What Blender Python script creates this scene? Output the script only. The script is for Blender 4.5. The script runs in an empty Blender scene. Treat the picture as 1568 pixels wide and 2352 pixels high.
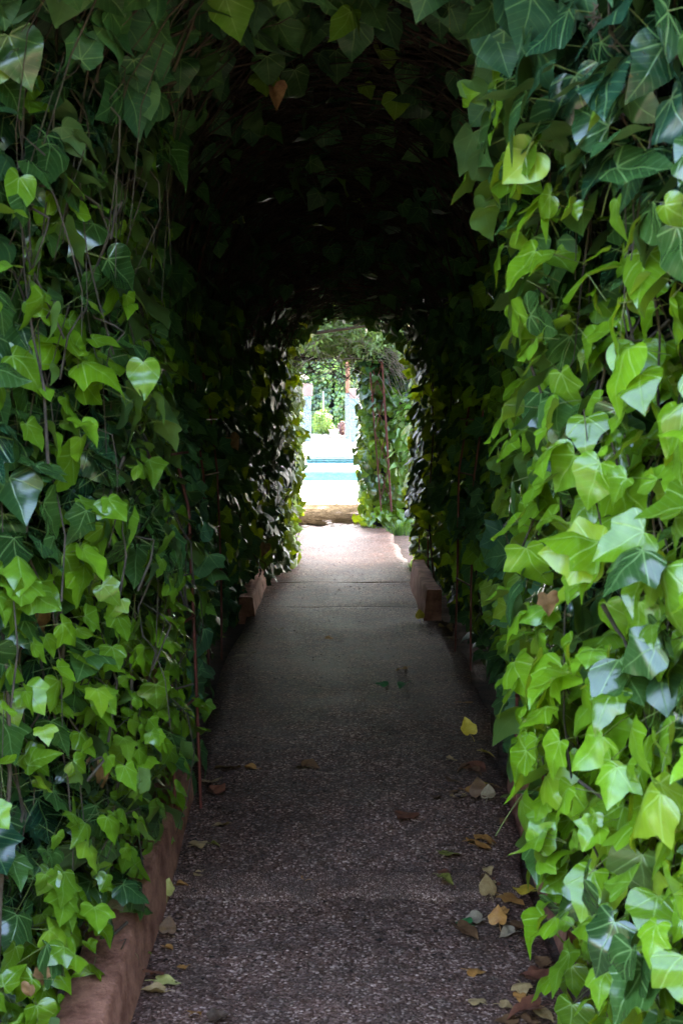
import bpy, bmesh, math, random
import numpy as np
from mathutils import Vector, Matrix, Euler

random.seed(7)
rng = np.random.default_rng(11)
R = math.radians
scene = bpy.context.scene
COL = scene.collection

# ------------------------------------------------------------------ camera
EYE = Vector((0.0, 0.0, 1.69))
cam_d = bpy.data.cameras.new("camera")
cam = bpy.data.objects.new("camera", cam_d)
COL.objects.link(cam)
cam.location = EYE
cam.rotation_euler = (R(90 - 4.39), 0, R(-0.42))
cam_d.sensor_width = 36.0
cam_d.lens = 50.0
cam_d.clip_start = 0.05
cam_d.clip_end = 2000
cam_d.dof.use_dof = True
cam_d.dof.focus_distance = 8.5
cam_d.dof.aperture_fstop = 9.0
scene.camera = cam

# ------------------------------------------------------------------ sky and sun
SUN_EL, SUN_AZ = R(52), R(20)          # azimuth from +Y towards +X
world = bpy.data.worlds.new("World")
scene.world = world
world.use_nodes = True
wn = world.node_tree
sky = wn.nodes.new("ShaderNodeTexSky")
sky.sky_type = 'NISHITA'
sky.sun_disc = False
sky.sun_elevation = SUN_EL
sky.sun_rotation = SUN_AZ
sky.air_density = 1.0
sky.dust_density = 5.0
sky.ozone_density = 0.4
wn.links.new(sky.outputs[0], wn.nodes["Background"].inputs[0])
wn.nodes["Background"].inputs[1].default_value = 0.15
sun_d = bpy.data.lights.new("sun", 'SUN')
sun_d.energy = 2.3
sun_d.angle = R(0.5)
sun_d.color = (1.0, 0.95, 0.87)
sun = bpy.data.objects.new("sun", sun_d)
COL.objects.link(sun)
sdir = Vector((math.sin(SUN_AZ) * math.cos(SUN_EL), math.cos(SUN_AZ) * math.cos(SUN_EL), math.sin(SUN_EL)))
sun.rotation_euler = sdir.to_track_quat('Z', 'Y').to_euler()
scene.view_settings.view_transform = 'Standard'
scene.view_settings.look = 'None'
scene.view_settings.gamma = 1.0
scene.view_settings.exposure = 4.52
try:
    scene.cycles.max_bounces = 10
    scene.cycles.diffuse_bounces = 5
    scene.cycles.transparent_max_bounces = 8
    scene.cycles.sample_clamp_indirect = 6.0
except Exception:
    pass

# ------------------------------------------------------------------ helpers
def tag(o, label=None, cat=None, group=None, kind=None):
    if label: o["label"] = label
    if cat: o["category"] = cat
    if group: o["group"] = group
    if kind: o["kind"] = kind
    return o

def empty(name, loc=(0, 0, 0)):
    o = bpy.data.objects.new(name, None)
    o.empty_display_size = 0.1
    COL.objects.link(o)
    o.location = loc
    return o

def mesh_obj(name, verts, faces, mats, parent=None, smooth=False, attrs=None, uv=None, midx=None):
    """verts (N,3); faces: list of index arrays (M,k)"""
    me = bpy.data.meshes.new(name)
    verts = np.asarray(verts, dtype=np.float32)
    if parent is not None and parent.type == 'EMPTY':
        verts = verts - np.array(parent.location, dtype=np.float32)
    loops, starts, totals = [], [], []
    pos = 0
    for f in faces:
        f = np.asarray(f, dtype=np.int32)
        if f.size == 0: continue
        m, k = f.shape
        loops.append(f.reshape(-1))
        starts.append(pos + np.arange(m) * k)
        totals.append(np.full(m, k))
        pos += m * k
    loops = np.concatenate(loops); starts = np.concatenate(starts); totals = np.concatenate(totals)
    me.vertices.add(len(verts)); me.vertices.foreach_set("co", verts.reshape(-1))
    me.loops.add(len(loops)); me.loops.foreach_set("vertex_index", loops.astype(np.int32))
    me.polygons.add(len(starts))
    me.polygons.foreach_set("loop_start", starts.astype(np.int32))
    me.polygons.foreach_set("loop_total", totals.astype(np.int32))
    if smooth: me.polygons.foreach_set("use_smooth", np.ones(len(starts), dtype=bool))
    if not isinstance(mats, (list, tuple)): mats = [mats]
    for m in mats: me.materials.append(m)
    if midx is not None: me.polygons.foreach_set("material_index", np.asarray(midx, dtype=np.int32))
    me.update(calc_edges=True)
    if uv is not None:
        l = me.uv_layers.new(name="leaf")
        l.data.foreach_set("uv", np.asarray(uv, dtype=np.float32)[loops].reshape(-1))
    for k, a in (attrs or {}).items():
        at = me.attributes.new(k, 'FLOAT', 'POINT')
        at.data.foreach_set("value", np.asarray(a, dtype=np.float32))
    me.validate()
    o = bpy.data.objects.new(name, me)
    COL.objects.link(o)
    if parent is not None: o.parent = parent
    return o

def bm_obj(name, bm, mat, parent=None, smooth=False):
    me = bpy.data.meshes.new(name)
    if parent is not None and parent.type == 'EMPTY':
        bmesh.ops.translate(bm, verts=bm.verts, vec=-parent.location)
    bmesh.ops.recalc_face_normals(bm, faces=bm.faces)
    bm.to_mesh(me); bm.free()
    if smooth:
        for p in me.polygons: p.use_smooth = True
    me.materials.append(mat)
    o = bpy.data.objects.new(name, me)
    COL.objects.link(o)
    if parent is not None: o.parent = parent
    return o

def add_box(bm, lo, hi, bevel=0.0):
    r = bmesh.ops.create_cube(bm, size=1)
    for v in r["verts"]:
        v.co = Vector([(lo[i] + hi[i]) / 2 + v.co[i] * (hi[i] - lo[i]) for i in range(3)])
    if bevel:
        es = list({e for v in r["verts"] for e in v.link_edges})
        bmesh.ops.bevel(bm, geom=es, offset=bevel, segments=2, affect='EDGES', profile=0.6)

class Tubes:
    """collects tapered tubes along polylines into one mesh"""
    def __init__(self): self.v, self.f, self.n = [], [], 0
    def add(self, pts, r0, r1=None, sides=6):
        pts = np.asarray(pts, dtype=float)
        if r1 is None: r1 = r0
        n = len(pts)
        d = np.gradient(pts, axis=0)
        d /= np.linalg.norm(d, axis=1, keepdims=True) + 1e-9
        ref = np.array([0.31, 0.87, 0.38]) if abs(d[:, 1]).mean() < .8 else np.array([0.9, .1, .42])
        a = np.cross(d, ref); a /= np.linalg.norm(a, axis=1, keepdims=True) + 1e-9
        b = np.cross(d, a)
        rad = np.linspace(r0, r1, n)
        ang = np.arange(sides) * 2 * math.pi / sides
        ring = pts[:, None, :] + rad[:, None, None] * (np.cos(ang)[None, :, None] * a[:, None, :] + np.sin(ang)[None, :, None] * b[:, None, :])
        base = self.n
        self.v.append(ring.reshape(-1, 3)); self.n += n * sides
        i = np.arange(n - 1)[:, None]; j = np.arange(sides)[None, :]
        q = np.stack([base + i * sides + j, base + i * sides + (j + 1) % sides,
                      base + (i + 1) * sides + (j + 1) % sides, base + (i + 1) * sides + j], -1).reshape(-1, 4)
        self.f.append(q)
    def build(self, name, mat, parent=None):
        return mesh_obj(name, np.concatenate(self.v), [np.concatenate(self.f)], mat, parent, smooth=True)

def pix(px, py, depth):
    """point of the photograph (1568 x 2352 px) at a distance along the axis"""
    x = (px - 784) / 3266.7 ; z = (1176 - py) / 3266.7
    d = cam.rotation_euler.to_matrix() @ Vector((x, z, -1.0))
    return EYE + d * (depth / d.y)

def noise3(p, f=1.0, seed=0.0):
    x, y, z = p[..., 0] * f + seed, p[..., 1] * f + seed * 1.7, p[..., 2] * f + seed * .6
    return (np.sin(1.9 * x + 1.3 * np.sin(1.1 * y + .4)) + np.sin(2.3 * y + 1.7 * np.sin(1.3 * z)) +
            np.sin(2.1 * z + 1.4 * np.sin(1.7 * x + 1)) + .6 * np.sin(4.1 * x + 3.7 * z) + .6 * np.sin(3.9 * y - 4.3 * z)) / 3.2

# ------------------------------------------------------------------ materials
def new_mat(name):
    m = bpy.data.materials.new(name); m.use_nodes = True
    nt = m.node_tree; nt.nodes.clear()
    out = nt.nodes.new("ShaderNodeOutputMaterial")
    return m, nt, out
def N(nt, t, **kw):
    n = nt.nodes.new(t)
    for k, v in kw.items():
        if k.startswith("i_"):
            key = k[2:]
            n.inputs[int(key) if key.isdigit() else key.replace("_", " ")].default_value = v
        else: setattr(n, k, v)
    return n
def L(nt, a, b): nt.links.new(a, b)
def math_n(nt, op, a, b=None, clamp=False):
    n = nt.nodes.new("ShaderNodeMath"); n.operation = op; n.use_clamp = clamp
    for i, x in enumerate((a, b)):
        if x is None: continue
        if isinstance(x, (int, float)): n.inputs[i].default_value = x
        else: nt.links.new(x, n.inputs[i])
    return n.outputs[0]
def mix_c(nt, fac, a, b, mode='MIX'):
    n = nt.nodes.new("ShaderNodeMix"); n.data_type = 'RGBA'; n.blend_type = mode
    for idx, x in ((0, fac), (6, a), (7, b)):
        if isinstance(x, (int, float)): n.inputs[idx].default_value = x
        elif isinstance(x, tuple): n.inputs[idx].default_value = (*x, 1) if len(x) == 3 else x
        else: nt.links.new(x, n.inputs[idx])
    return n.outputs[2]
def ramp(nt, fac, stops, interp='LINEAR'):
    n = nt.nodes.new("ShaderNodeValToRGB"); n.color_ramp.interpolation = interp
    e = n.color_ramp.elements
    while len(e) < len(stops): e.new(0.5)
    for i, (p, c) in enumerate(stops):
        e[i].position = p; e[i].color = (*c, 1) if len(c) == 3 else c
    nt.links.new(fac, n.inputs[0])
    return n.outputs[0]

def leaf_material(name, old, young, under, spec_rough=.3, trans=(.10, .34), tcol_old=(.04, .12, .01), tcol_young=(.30, .55, .02), veins=True, vein_c=(.20, .34, .12), spec=.85):
    m, nt, out = new_mat(name)
    age = N(nt, "ShaderNodeAttribute", attribute_name="age").outputs["Fac"]
    tone = N(nt, "ShaderNodeAttribute", attribute_name="tone").outputs["Fac"]
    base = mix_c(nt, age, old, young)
    val = math_n(nt, 'ADD', math_n(nt, 'MULTIPLY', tone, .7), .65)
    base = mix_c(nt, 1.0, base, N(nt, "ShaderNodeCombineColor").outputs[0], 'MULTIPLY')
    cc = nt.nodes[-2] if False else None
    comb = [n for n in nt.nodes if n.bl_idname == "ShaderNodeCombineColor"][0]
    for i in range(3): L(nt, val, comb.inputs[i])
    tc = N(nt, "ShaderNodeTexCoord")
    nz = N(nt, "ShaderNodeTexNoise", i_Scale=55.0, i_Detail=3.0)
    L(nt, tc.outputs["Object"], nz.inputs["Vector"])
    blotch = ramp(nt, nz.outputs[0], [(.3, (.82, .86, .8)), (.7, (1.12, 1.1, 1.05))])
    base = mix_c(nt, 1.0, base, blotch, 'MULTIPLY')
    bump_h = nz.outputs[0]
    sp = N(nt, "ShaderNodeTexNoise", i_Scale=75.0, i_Detail=2.0); L(nt, tc.outputs["Object"], sp.inputs["Vector"])
    spot = math_n(nt, 'MULTIPLY', math_n(nt, 'SUBTRACT', sp.outputs[0], .70), 14.0, True)
    base = mix_c(nt, math_n(nt, 'MULTIPLY', spot, .7), base, (.13, .075, .025))
    yel = math_n(nt, 'MULTIPLY', math_n(nt, 'SUBTRACT', tone, .9), 6.0, True)
    base = mix_c(nt, math_n(nt, 'MULTIPLY', yel, age), base, (.30, .33, .02))
    if veins:
        uv = N(nt, "ShaderNodeUVMap", uv_map="leaf")
        sep = N(nt, "ShaderNodeSeparateXYZ"); L(nt, uv.outputs[0], sep.inputs[0])
        ax = math_n(nt, 'ABSOLUTE', sep.outputs[0]); ay = sep.outputs[1]
        dists = []
        for a in (0, 46, 98):
            s, c = math.sin(R(a)), math.cos(R(a))
            # perpendicular distance to a ray from the leaf base
            d = math_n(nt, 'ABSOLUTE', math_n(nt, 'SUBTRACT', math_n(nt, 'MULTIPLY', ax, c), math_n(nt, 'MULTIPLY', ay, s)))
            al = math_n(nt, 'ADD', math_n(nt, 'MULTIPLY', ax, s), math_n(nt, 'MULTIPLY', ay, c))
            d = math_n(nt, 'ADD', d, math_n(nt, 'MULTIPLY', math_n(nt, 'LESS_THAN', al, 0.0), 1.0))
            d = math_n(nt, 'ADD', d, math_n(nt, 'MULTIPLY', al, .012))
            dists.append(d)
        # fine side veins off the midrib
        w = math_n(nt, 'ADD', ay, math_n(nt, 'MULTIPLY', ax, -.75))
        fr = math_n(nt, 'ABSOLUTE', math_n(nt, 'SUBTRACT', math_n(nt, 'FRACT', math_n(nt, 'MULTIPLY', w, 6.5)), .5))
        fine = math_n(nt, 'MULTIPLY', math_n(nt, 'LESS_THAN', fr, .05), .28)
        dm = math_n(nt, 'MINIMUM', math_n(nt, 'MINIMUM', dists[0], dists[1]), dists[2])
        vmask = math_n(nt, 'SUBTRACT', 1.0, math_n(nt, 'DIVIDE', math_n(nt, 'SUBTRACT', dm, .008), .016), True)
        vmask = math_n(nt, 'MAXIMUM', vmask, fine)
        base = mix_c(nt, math_n(nt, 'MULTIPLY', vmask, .55), base, mix_c(nt, age, vein_c, (.42, .62, .16)))
        bump_h = math_n(nt, 'SUBTRACT', math_n(nt, 'MULTIPLY', nz.outputs[0], .5), math_n(nt, 'MULTIPLY', vmask, .8))
    geo = N(nt, "ShaderNodeNewGeometry")
    col = mix_c(nt, geo.outputs["Backfacing"], base, mix_c(nt, .75, base, under))
    rough = math_n(nt, 'ADD', math_n(nt, 'MULTIPLY', geo.outputs["Backfacing"], .3), math_n(nt, 'ADD', math_n(nt, 'MULTIPLY', tone, .16), spec_rough - .06))
    bump = N(nt, "ShaderNodeBump", i_Strength=.35, i_Distance=.002); L(nt, bump_h, bump.inputs["Height"])
    p = N(nt, "ShaderNodeBsdfPrincipled")
    L(nt, col, p.inputs["Base Color"]); L(nt, rough, p.inputs["Roughness"]); L(nt, bump.outputs[0], p.inputs["Normal"])
    p.inputs["Specular IOR Level"].default_value = spec
    t = N(nt, "ShaderNodeBsdfTranslucent"); L(nt, mix_c(nt, age, tcol_old, tcol_young), t.inputs[0])
    mx = N(nt, "ShaderNodeMixShader")
    f = math_n(nt, 'ADD', math_n(nt, 'MULTIPLY', age, trans[1] - trans[0]), trans[0])
    L(nt, f, mx.inputs[0]); L(nt, p.outputs[0], mx.inputs[1]); L(nt, t.outputs[0], mx.inputs[2])
    L(nt, mx.outputs[0], out.inputs[0])
    return m

def plain(name, c1, c2, scale=8, rough=.7, bump=.3, bdist=.004, detail=6, spec=.4, ramp_pos=(.35, .7)):
    m, nt, out = new_mat(name)
    tc = N(nt, "ShaderNodeTexCoord")
    nz = N(nt, "ShaderNodeTexNoise", i_Scale=scale, i_Detail=detail, i_Roughness=.65)
    L(nt, tc.outputs["Object"], nz.inputs["Vector"])
    col = ramp(nt, nz.outputs[0], [(ramp_pos[0], c1), (ramp_pos[1], c2)])
    nz2 = N(nt, "ShaderNodeTexNoise", i_Scale=scale * 9, i_Detail=3)
    L(nt, tc.outputs["Object"], nz2.inputs["Vector"])
    p = N(nt, "ShaderNodeBsdfPrincipled", i_Roughness=rough)
    p.inputs["Specular IOR Level"].default_value = spec
    col = mix_c(nt, 1.0, col, ramp(nt, nz2.outputs[0], [(.3, (.8, .8, .8)), (.7, (1.1, 1.1, 1.1))]), 'MULTIPLY')
    L(nt, col, p.inputs["Base Color"])
    b = N(nt, "ShaderNodeBump", i_Strength=bump, i_Distance=bdist)
    L(nt, math_n(nt, 'ADD', nz2.outputs[0], nz.outputs[0]), b.inputs["Height"]); L(nt, b.outputs[0], p.inputs["Normal"])
    L(nt, p.outputs[0], out.inputs[0])
    return m

M = {}
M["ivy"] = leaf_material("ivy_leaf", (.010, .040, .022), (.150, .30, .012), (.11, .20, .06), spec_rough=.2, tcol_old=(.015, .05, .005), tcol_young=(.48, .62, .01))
M["ivy_lightened"] = leaf_material("lightened_ivy_leaf", (.034, .092, .045), (.13, .27, .015), (.09, .17, .06), spec_rough=.48, tcol_old=(.015, .05, .005), tcol_young=(.48, .62, .01), spec=.28)  # duller ivy copy; old colour lightened as fill light for the dark inner walls
M["jasmine"] = leaf_material("jasmine_leaf", (.11, .20, .06), (.32, .44, .17), (.16, .24, .10), spec_rough=.4, veins=False)
M["citrus"] = leaf_material("shrub_leaf", (.05, .15, .03), (.20, .38, .05), (.16, .26, .08), spec_rough=.35, veins=False)
M["treeleaf"] = leaf_material("tree_leaf", (.06, .13, .02), (.20, .30, .03), (.12, .2, .05), spec_rough=.5, veins=False, trans=(.2, .4))
M["redleaf"] = leaf_material("red_bush_leaf", (.07, .03, .03), (.16, .06, .05), (.1, .06, .05), spec_rough=.5, veins=False, tcol_old=(.1, .03, .02), tcol_young=(.2, .06, .03))
M["grass"] = leaf_material("grass_blade", (.03, .10, .03), (.10, .22, .05), (.08, .16, .05), spec_rough=.5, veins=False)
M["bark"] = plain("bark", (.05, .035, .024), (.14, .10, .07), scale=14, rough=.9, bump=.6)
M["twig"] = plain("dark_twig", (.03, .022, .016), (.10, .075, .055), scale=18, rough=.9)
M["drytwig"] = plain("dry_twig", (.20, .16, .12), (.42, .36, .29), scale=18, rough=.85)
M["core"] = plain("opaque_thicket_core", (.006, .008, .005), (.020, .020, .011), scale=22, rough=.95, bump=1.0, bdist=.03)
M["petiole"] = plain("petiole", (.10, .15, .03), (.22, .24, .07), scale=20, rough=.5)
M["red_metal"] = plain("red_painted_metal", (.10, .020, .015), (.21, .05, .035), scale=12, rough=.55, bump=.15)
M["kerb"] = plain("red_kerb_render", (.15, .050, .028), (.44, .19, .12), scale=11, rough=.9, bump=.9, bdist=.006, ramp_pos=(.34, .66))
M["soil"] = plain("soil", (.035, .022, .016), (.12, .07, .05), scale=9, rough=.95, bump=.9, bdist=.02)
M["deck"] = plain("pale_paving", (.36, .345, .33), (.46, .445, .43), scale=3, rough=.7, bump=.1)
M["brick"] = plain("red_brick_edge", (.26, .10, .08), (.40, .19, .15), scale=10, rough=.85)
M["stone"] = plain("pale_stone", (.34, .30, .26), (.50, .45, .40), scale=6, rough=.85)
M["plaster"] = plain("pink_plaster", (.12, .085, .075), (.18, .13, .115), scale=4, rough=.8)
M["wood"] = plain("brown_wood", (.12, .05, .025), (.24, .11, .06), scale=9, rough=.7)
M["white"] = plain("white_paint", (.50, .50, .50), (.6, .6, .6), scale=9, rough=.5)
M["farpath"] = plain("far_path", (.40, .33, .30), (.55, .46, .42), scale=5, rough=.85)

def aggregate(name="wet_exposed_aggregate", scale=135.0, gain=1.0):
    m, nt, out = new_mat(name)
    tc = N(nt, "ShaderNodeTexCoord")
    vo = N(nt, "ShaderNodeTexVoronoi", i_Scale=scale); vo.feature = 'F1'
    L(nt, tc.outputs["Object"], vo.inputs["Vector"])
    sepc = N(nt, "ShaderNodeSeparateColor"); L(nt, vo.outputs["Color"], sepc.inputs[0])
    peb = ramp(nt, sepc.outputs[0], [(0, (.050, .025, .017)), (.35, (.098, .054, .040)), (.65, (.160, .095, .074)), (.86, (.245, .155, .125)), (1, (.54, .40, .33))])
    n1 = N(nt, "ShaderNodeTexNoise", i_Scale=1.6, i_Detail=5.0, i_Roughness=.6); L(nt, tc.outputs["Object"], n1.inputs["Vector"])
    n2 = N(nt, "ShaderNodeTexNoise", i_Scale=9.0, i_Detail=6.0, i_Roughness=.7); L(nt, tc.outputs["Object"], n2.inputs["Vector"])
    stain = ramp(nt, n1.outputs[0], [(.35, (.62, .58, .56)), (.65, (1.15, 1.12, 1.12))])
    col = mix_c(nt, 1.0, peb, stain, 'MULTIPLY')
    grime = ramp(nt, n2.outputs[0], [(.42, (0, 0, 0)), (.62, (1, 1, 1))])
    col = mix_c(nt, math_n(nt, 'MULTIPLY', math_n(nt, 'SUBTRACT', 1.0, grime), .55), col, (.045, .034, .028))
    col = mix_c(nt, 1.0, col, (gain * 1.04, gain, gain * .99), 'MULTIPLY')
    h = math_n(nt, 'SUBTRACT', 1.0, math_n(nt, 'MULTIPLY', vo.outputs["Distance"], 1.2))
    h = math_n(nt, 'ADD', math_n(nt, 'MULTIPLY', h, math_n(nt, 'ADD', sepc.outputs[1], .4)), math_n(nt, 'MULTIPLY', n2.outputs[0], 2.2))
    b = N(nt, "ShaderNodeBump", i_Strength=.75, i_Distance=.0028); L(nt, h, b.inputs["Height"])
    p = N(nt, "ShaderNodeBsdfPrincipled")
    L(nt, col, p.inputs["Base Color"]); L(nt, b.outputs[0], p.inputs["Normal"])
    L(nt, math_n(nt, 'SUBTRACT', math_n(nt, 'ADD', math_n(nt, 'MULTIPLY', n2.outputs[0], .4), .38), math_n(nt, 'MULTIPLY', math_n(nt, 'GREATER_THAN', sepc.outputs[2], .92), .14), True), p.inputs["Roughness"])
    wet = math_n(nt, "GREATER_THAN", sepc.outputs[2], .86)
    L(nt, math_n(nt, "ADD", math_n(nt, "MULTIPLY", wet, .3), .11), p.inputs["Specular IOR Level"])
    L(nt, p.outputs[0], out.inputs[0])
    return m
M["path"] = aggregate(gain=1.28)

def mosaic(name, a, b, dark, frac=.22):
    m, nt, out = new_mat(name)
    tc = N(nt, "ShaderNodeTexCoord")
    mp = N(nt, "ShaderNodeMapping"); mp.inputs["Scale"].default_value = (22, 22, 22)
    L(nt, tc.outputs["Object"], mp.inputs[0])
    sn = N(nt, "ShaderNodeVectorMath", operation='FLOOR'); L(nt, mp.outputs[0], sn.inputs[0])
    wn_ = N(nt, "ShaderNodeTexWhiteNoise"); L(nt, sn.outputs[0], wn_.inputs["Vector"])
    sepc = N(nt, "ShaderNodeSeparateColor"); L(nt, wn_.outputs["Color"], sepc.inputs[0])
    c = mix_c(nt, sepc.outputs[0], a, b)
    c = mix_c(nt, math_n(nt, 'LESS_THAN', sepc.outputs[1], frac), c, dark)
    fr = N(nt, "ShaderNodeVectorMath", operation='FRACTION'); L(nt, mp.outputs[0], fr.inputs[0])
    s = N(nt, "ShaderNodeSeparateXYZ"); L(nt, fr.outputs[0], s.inputs[0])
    g = math_n(nt, 'LESS_THAN', s.outputs[2], .12)
    c = mix_c(nt, g, c, (.5, .55, .58))
    p = N(nt, "ShaderNodeBsdfPrincipled", i_Roughness=.25); L(nt, c, p.inputs["Base Color"])
    L(nt, p.outputs[0], out.inputs[0])
    return m
M["mosaic"] = mosaic("blue_mosaic_tile", (.022, .062, .080), (.036, .085, .102), (.004, .010, .028))
M["mosaic_shaded"] = mosaic("shaded_mosaic_tile", (.025, .045, .045), (.04, .065, .065), (.012, .02, .03))  # darker, greyer copy of the blue tile; the column's shade is in its colour
M["pooltile"] = mosaic("pool_tile", (.010, .085, .075), (.015, .105, .095), (.006, .05, .055), .3)

def pool_water():
    m, nt, out = new_mat("pool_water")
    tc = N(nt, "ShaderNodeTexCoord")
    mp = N(nt, "ShaderNodeMapping"); mp.inputs["Scale"].default_value = (1.0, 2.2, 1); L(nt, tc.outputs["Object"], mp.inputs[0])
    nz = N(nt, "ShaderNodeTexNoise", i_Scale=2.4, i_Detail=4.0); L(nt, mp.outputs[0], nz.inputs["Vector"])
    b = N(nt, "ShaderNodeBump", i_Strength=.6, i_Distance=.08); L(nt, nz.outputs[0], b.inputs["Height"])
    tr = N(nt, "ShaderNodeBsdfTransparent"); tr.inputs[0].default_value = (.72, .92, .95, 1)
    gl = N(nt, "ShaderNodeBsdfGlossy", i_Roughness=.06); L(nt, b.outputs[0], gl.inputs["Normal"])
    fr = N(nt, "ShaderNodeFresnel", i_IOR=1.33)
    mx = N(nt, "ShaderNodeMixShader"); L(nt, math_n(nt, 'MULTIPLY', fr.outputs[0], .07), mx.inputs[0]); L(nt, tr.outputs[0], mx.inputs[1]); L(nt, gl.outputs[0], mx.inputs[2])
    L(nt, mx.outputs[0], out.inputs[0])
    return m
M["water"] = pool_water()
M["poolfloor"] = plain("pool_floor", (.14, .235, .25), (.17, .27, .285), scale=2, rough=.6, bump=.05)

def dead_leaf_mat(name, c1, c2):
    m = plain(name, c1, c2, scale=45, rough=.6, bump=.4, bdist=.002)
    return m

# ------------------------------------------------------------------ leaves
def smooth_outline(c, m):
    """Catmull-Rom through the control points, m steps per span"""
    c = np.array(c, float); e = np.vstack([2 * c[0] - c[1], c, 2 * c[-1] - c[-2]])
    out = []
    for k in range(len(c) - 1):
        p0, p1, p2, p3 = e[k:k + 4]
        for t in np.arange(m) / m:
            out.append(.5 * (2 * p1 + (p2 - p0) * t + (2 * p0 - 5 * p1 + 4 * p2 - p3) * t * t + (3 * p1 - p0 - 3 * p2 + p3) * t ** 3))
    out.append(c[-1])
    return np.array(out)
LOBED = np.array([(.012, .012, 0), (.15, -.115, .03), (.34, -.14, .08), (.465, -.03, .15), (.475, .14, .25),
                  (.575, .41, .40), (.365, .495, .53), (.285, .69, .72), (.13, .89, .90), (0, 1.06, 1.0)])
HEART = np.array([(.012, .012, 0), (.14, -.115, .03), (.32, -.12, .08), (.46, .02, .16), (.505, .19, .28),
                  (.475, .37, .42), (.385, .56, .57), (.26, .75, .75), (.115, .92, .91), (0, 1.08, 1.0)])
LOBED_S, HEART_S = smooth_outline(LOBED, 2), smooth_outline(HEART, 2)
def unit(a): return a / (np.linalg.norm(a, axis=-1, keepdims=True) + 1e-9)

class Leaves:
    def __init__(self): self.parts = []
    def add(self, pos, nrm, tip, size, age, lob, cols=5, fold=(-.25, .5), curl=(-.1, .6), petiole=0.0, rows=None, narrow=1.0):
        """one leaf per row: base point, face normal, tip direction, length, age 0..1, lobedness 0..1"""
        n = len(pos)
        nrm = unit(nrm); tip = unit(tip - nrm * (tip * nrm).sum(1, keepdims=True)); bi = np.cross(tip, nrm)
        A, B = (HEART_S, LOBED_S) if cols >= 5 and rows is None else (HEART, LOBED)
        if rows is not None: A, B = A[rows], B[rows]
        nr = len(A)
        o = A[None] * (1 - lob)[:, None, None] + B[None] * lob[:, None, None]       # n,nr,3
        us = np.linspace(-1, 1, cols)
        wid = rng.uniform(.92, 1.25, n)[:, None, None] * narrow
        asym = rng.normal(0, .05, n)[:, None, None]
        au = np.abs(us)[None, None, :]
        x = o[:, :, 0:1] * us[None, None, :] * wid * (1 + asym * np.sign(us)[None, None, :])
        y = o[:, :, 2:3] * (1 - au) + o[:, :, 1:2] * au
        f = rng.uniform(*fold, n)[:, None, None]; c = rng.uniform(*curl, n)[:, None, None]
        e = rng.uniform(0, .55, n)[:, None, None]; tw = rng.normal(0, .16, n)[:, None, None]
        ph = rng.uniform(0, 6.3, n)[:, None, None]
        z = f * np.abs(x) - e * x * x * 1.2 - c * y * y + tw * x * y + .05 * np.sin(7 * y + ph + 2.5 * np.sign(x)) * np.abs(x) * 2 + .022 * np.sin(11 * y + 2 * ph)
        s = size[:, None, None, None]
        P = pos[:, None, None, :] + s * (x[..., None] * bi[:, None, None, :] + y[..., None] * tip[:, None, None, :] + z[..., None] * nrm[:, None, None, :])
        V = P.reshape(-1, 3)
        UV = np.stack([x / wid, y], -1).reshape(-1, 2)
        i = np.arange(nr - 1)[:, None]; j = np.arange(cols - 1)[None]
        q = np.stack([i * cols + j, i * cols + j + 1, (i + 1) * cols + j + 1, (i + 1) * cols + j], -1).reshape(-1, 4)
        F = (np.arange(n)[:, None, None] * (nr * cols) + q[None]).reshape(-1, 4)
        tone = np.repeat(rng.uniform(0, 1, n), nr * cols); ag = np.repeat(age, nr * cols)
        self.parts.append((V, F, UV, tone, ag, 0))
        if petiole > 0:
            # thin curved stalk from the leaf base back into the mass
            k = 4
            tt = np.linspace(0, 1, k)[None, :, None]
            ln = (size * rng.uniform(.5, 1.0, n) * petiole)[:, None, None]
            d1 = unit(-tip * .7 - nrm * .9 + rng.normal(0, .25, (n, 3)))
            C = pos[:, None, :] + ln * (tt * d1[:, None, :] - .25 * tt * tt * nrm[:, None, :])
            w = (size * .012)[:, None, None]
            s1, s2 = bi[:, None, :], np.cross(bi, d1)[:, None, :]
            ring = np.stack([C + w * s1, C - .5 * w * s1 + .86 * w * s2, C - .5 * w * s1 - .86 * w * s2], 2)   # n,k,3,3
            Vp = ring.reshape(-1, 3)
            i = np.arange(k - 1)[:, None]; j = np.arange(3)[None]
            q = np.stack([i * 3 + j, i * 3 + (j + 1) % 3, (i + 1) * 3 + (j + 1) % 3, (i + 1) * 3 + j], -1).reshape(-1, 4)
            Fp = (np.arange(n)[:, None, None] * (k * 3) + q[None]).reshape(-1, 4)
            self.parts.append((Vp, Fp, np.zeros((len(Vp), 2)), np.full(len(Vp), .5), np.repeat(age, k * 3), 1))
    def build(self, name, mats, parent=None):
        off, V, F, U, T, A, MI = 0, [], [], [], [], [], []
        for v, f, u, t, a, mi in self.parts:
            V.append(v); F.append(f + off); U.append(u); T.append(t); A.append(a); MI.append(np.full(len(f), mi)); off += len(v)
        return mesh_obj(name, np.concatenate(V), [np.concatenate(F)], mats, parent, smooth=True,
                        attrs={"tone": np.concatenate(T), "age": np.concatenate(A)}, uv=np.concatenate(U), midx=np.concatenate(MI))

UP = np.array([0, 0, 1.0])

# ------------------------------------------------------------------ ground, path, kerbs
PROFILE = [(-6, -.30), (1.5, -.12), (3.3, -.035), (3.87, 0), (4.45, .045), (4.74, .105), (5.2, .19), (5.8, .255), (6.5, .28), (30, .28)]
def pz(y):
    for (a, za), (b, zb) in zip(PROFILE, PROFILE[1:]):
        if y <= b: return za + (zb - za) * max(0, (y - a)) / (b - a)
    return PROFILE[-1][1]

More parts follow.
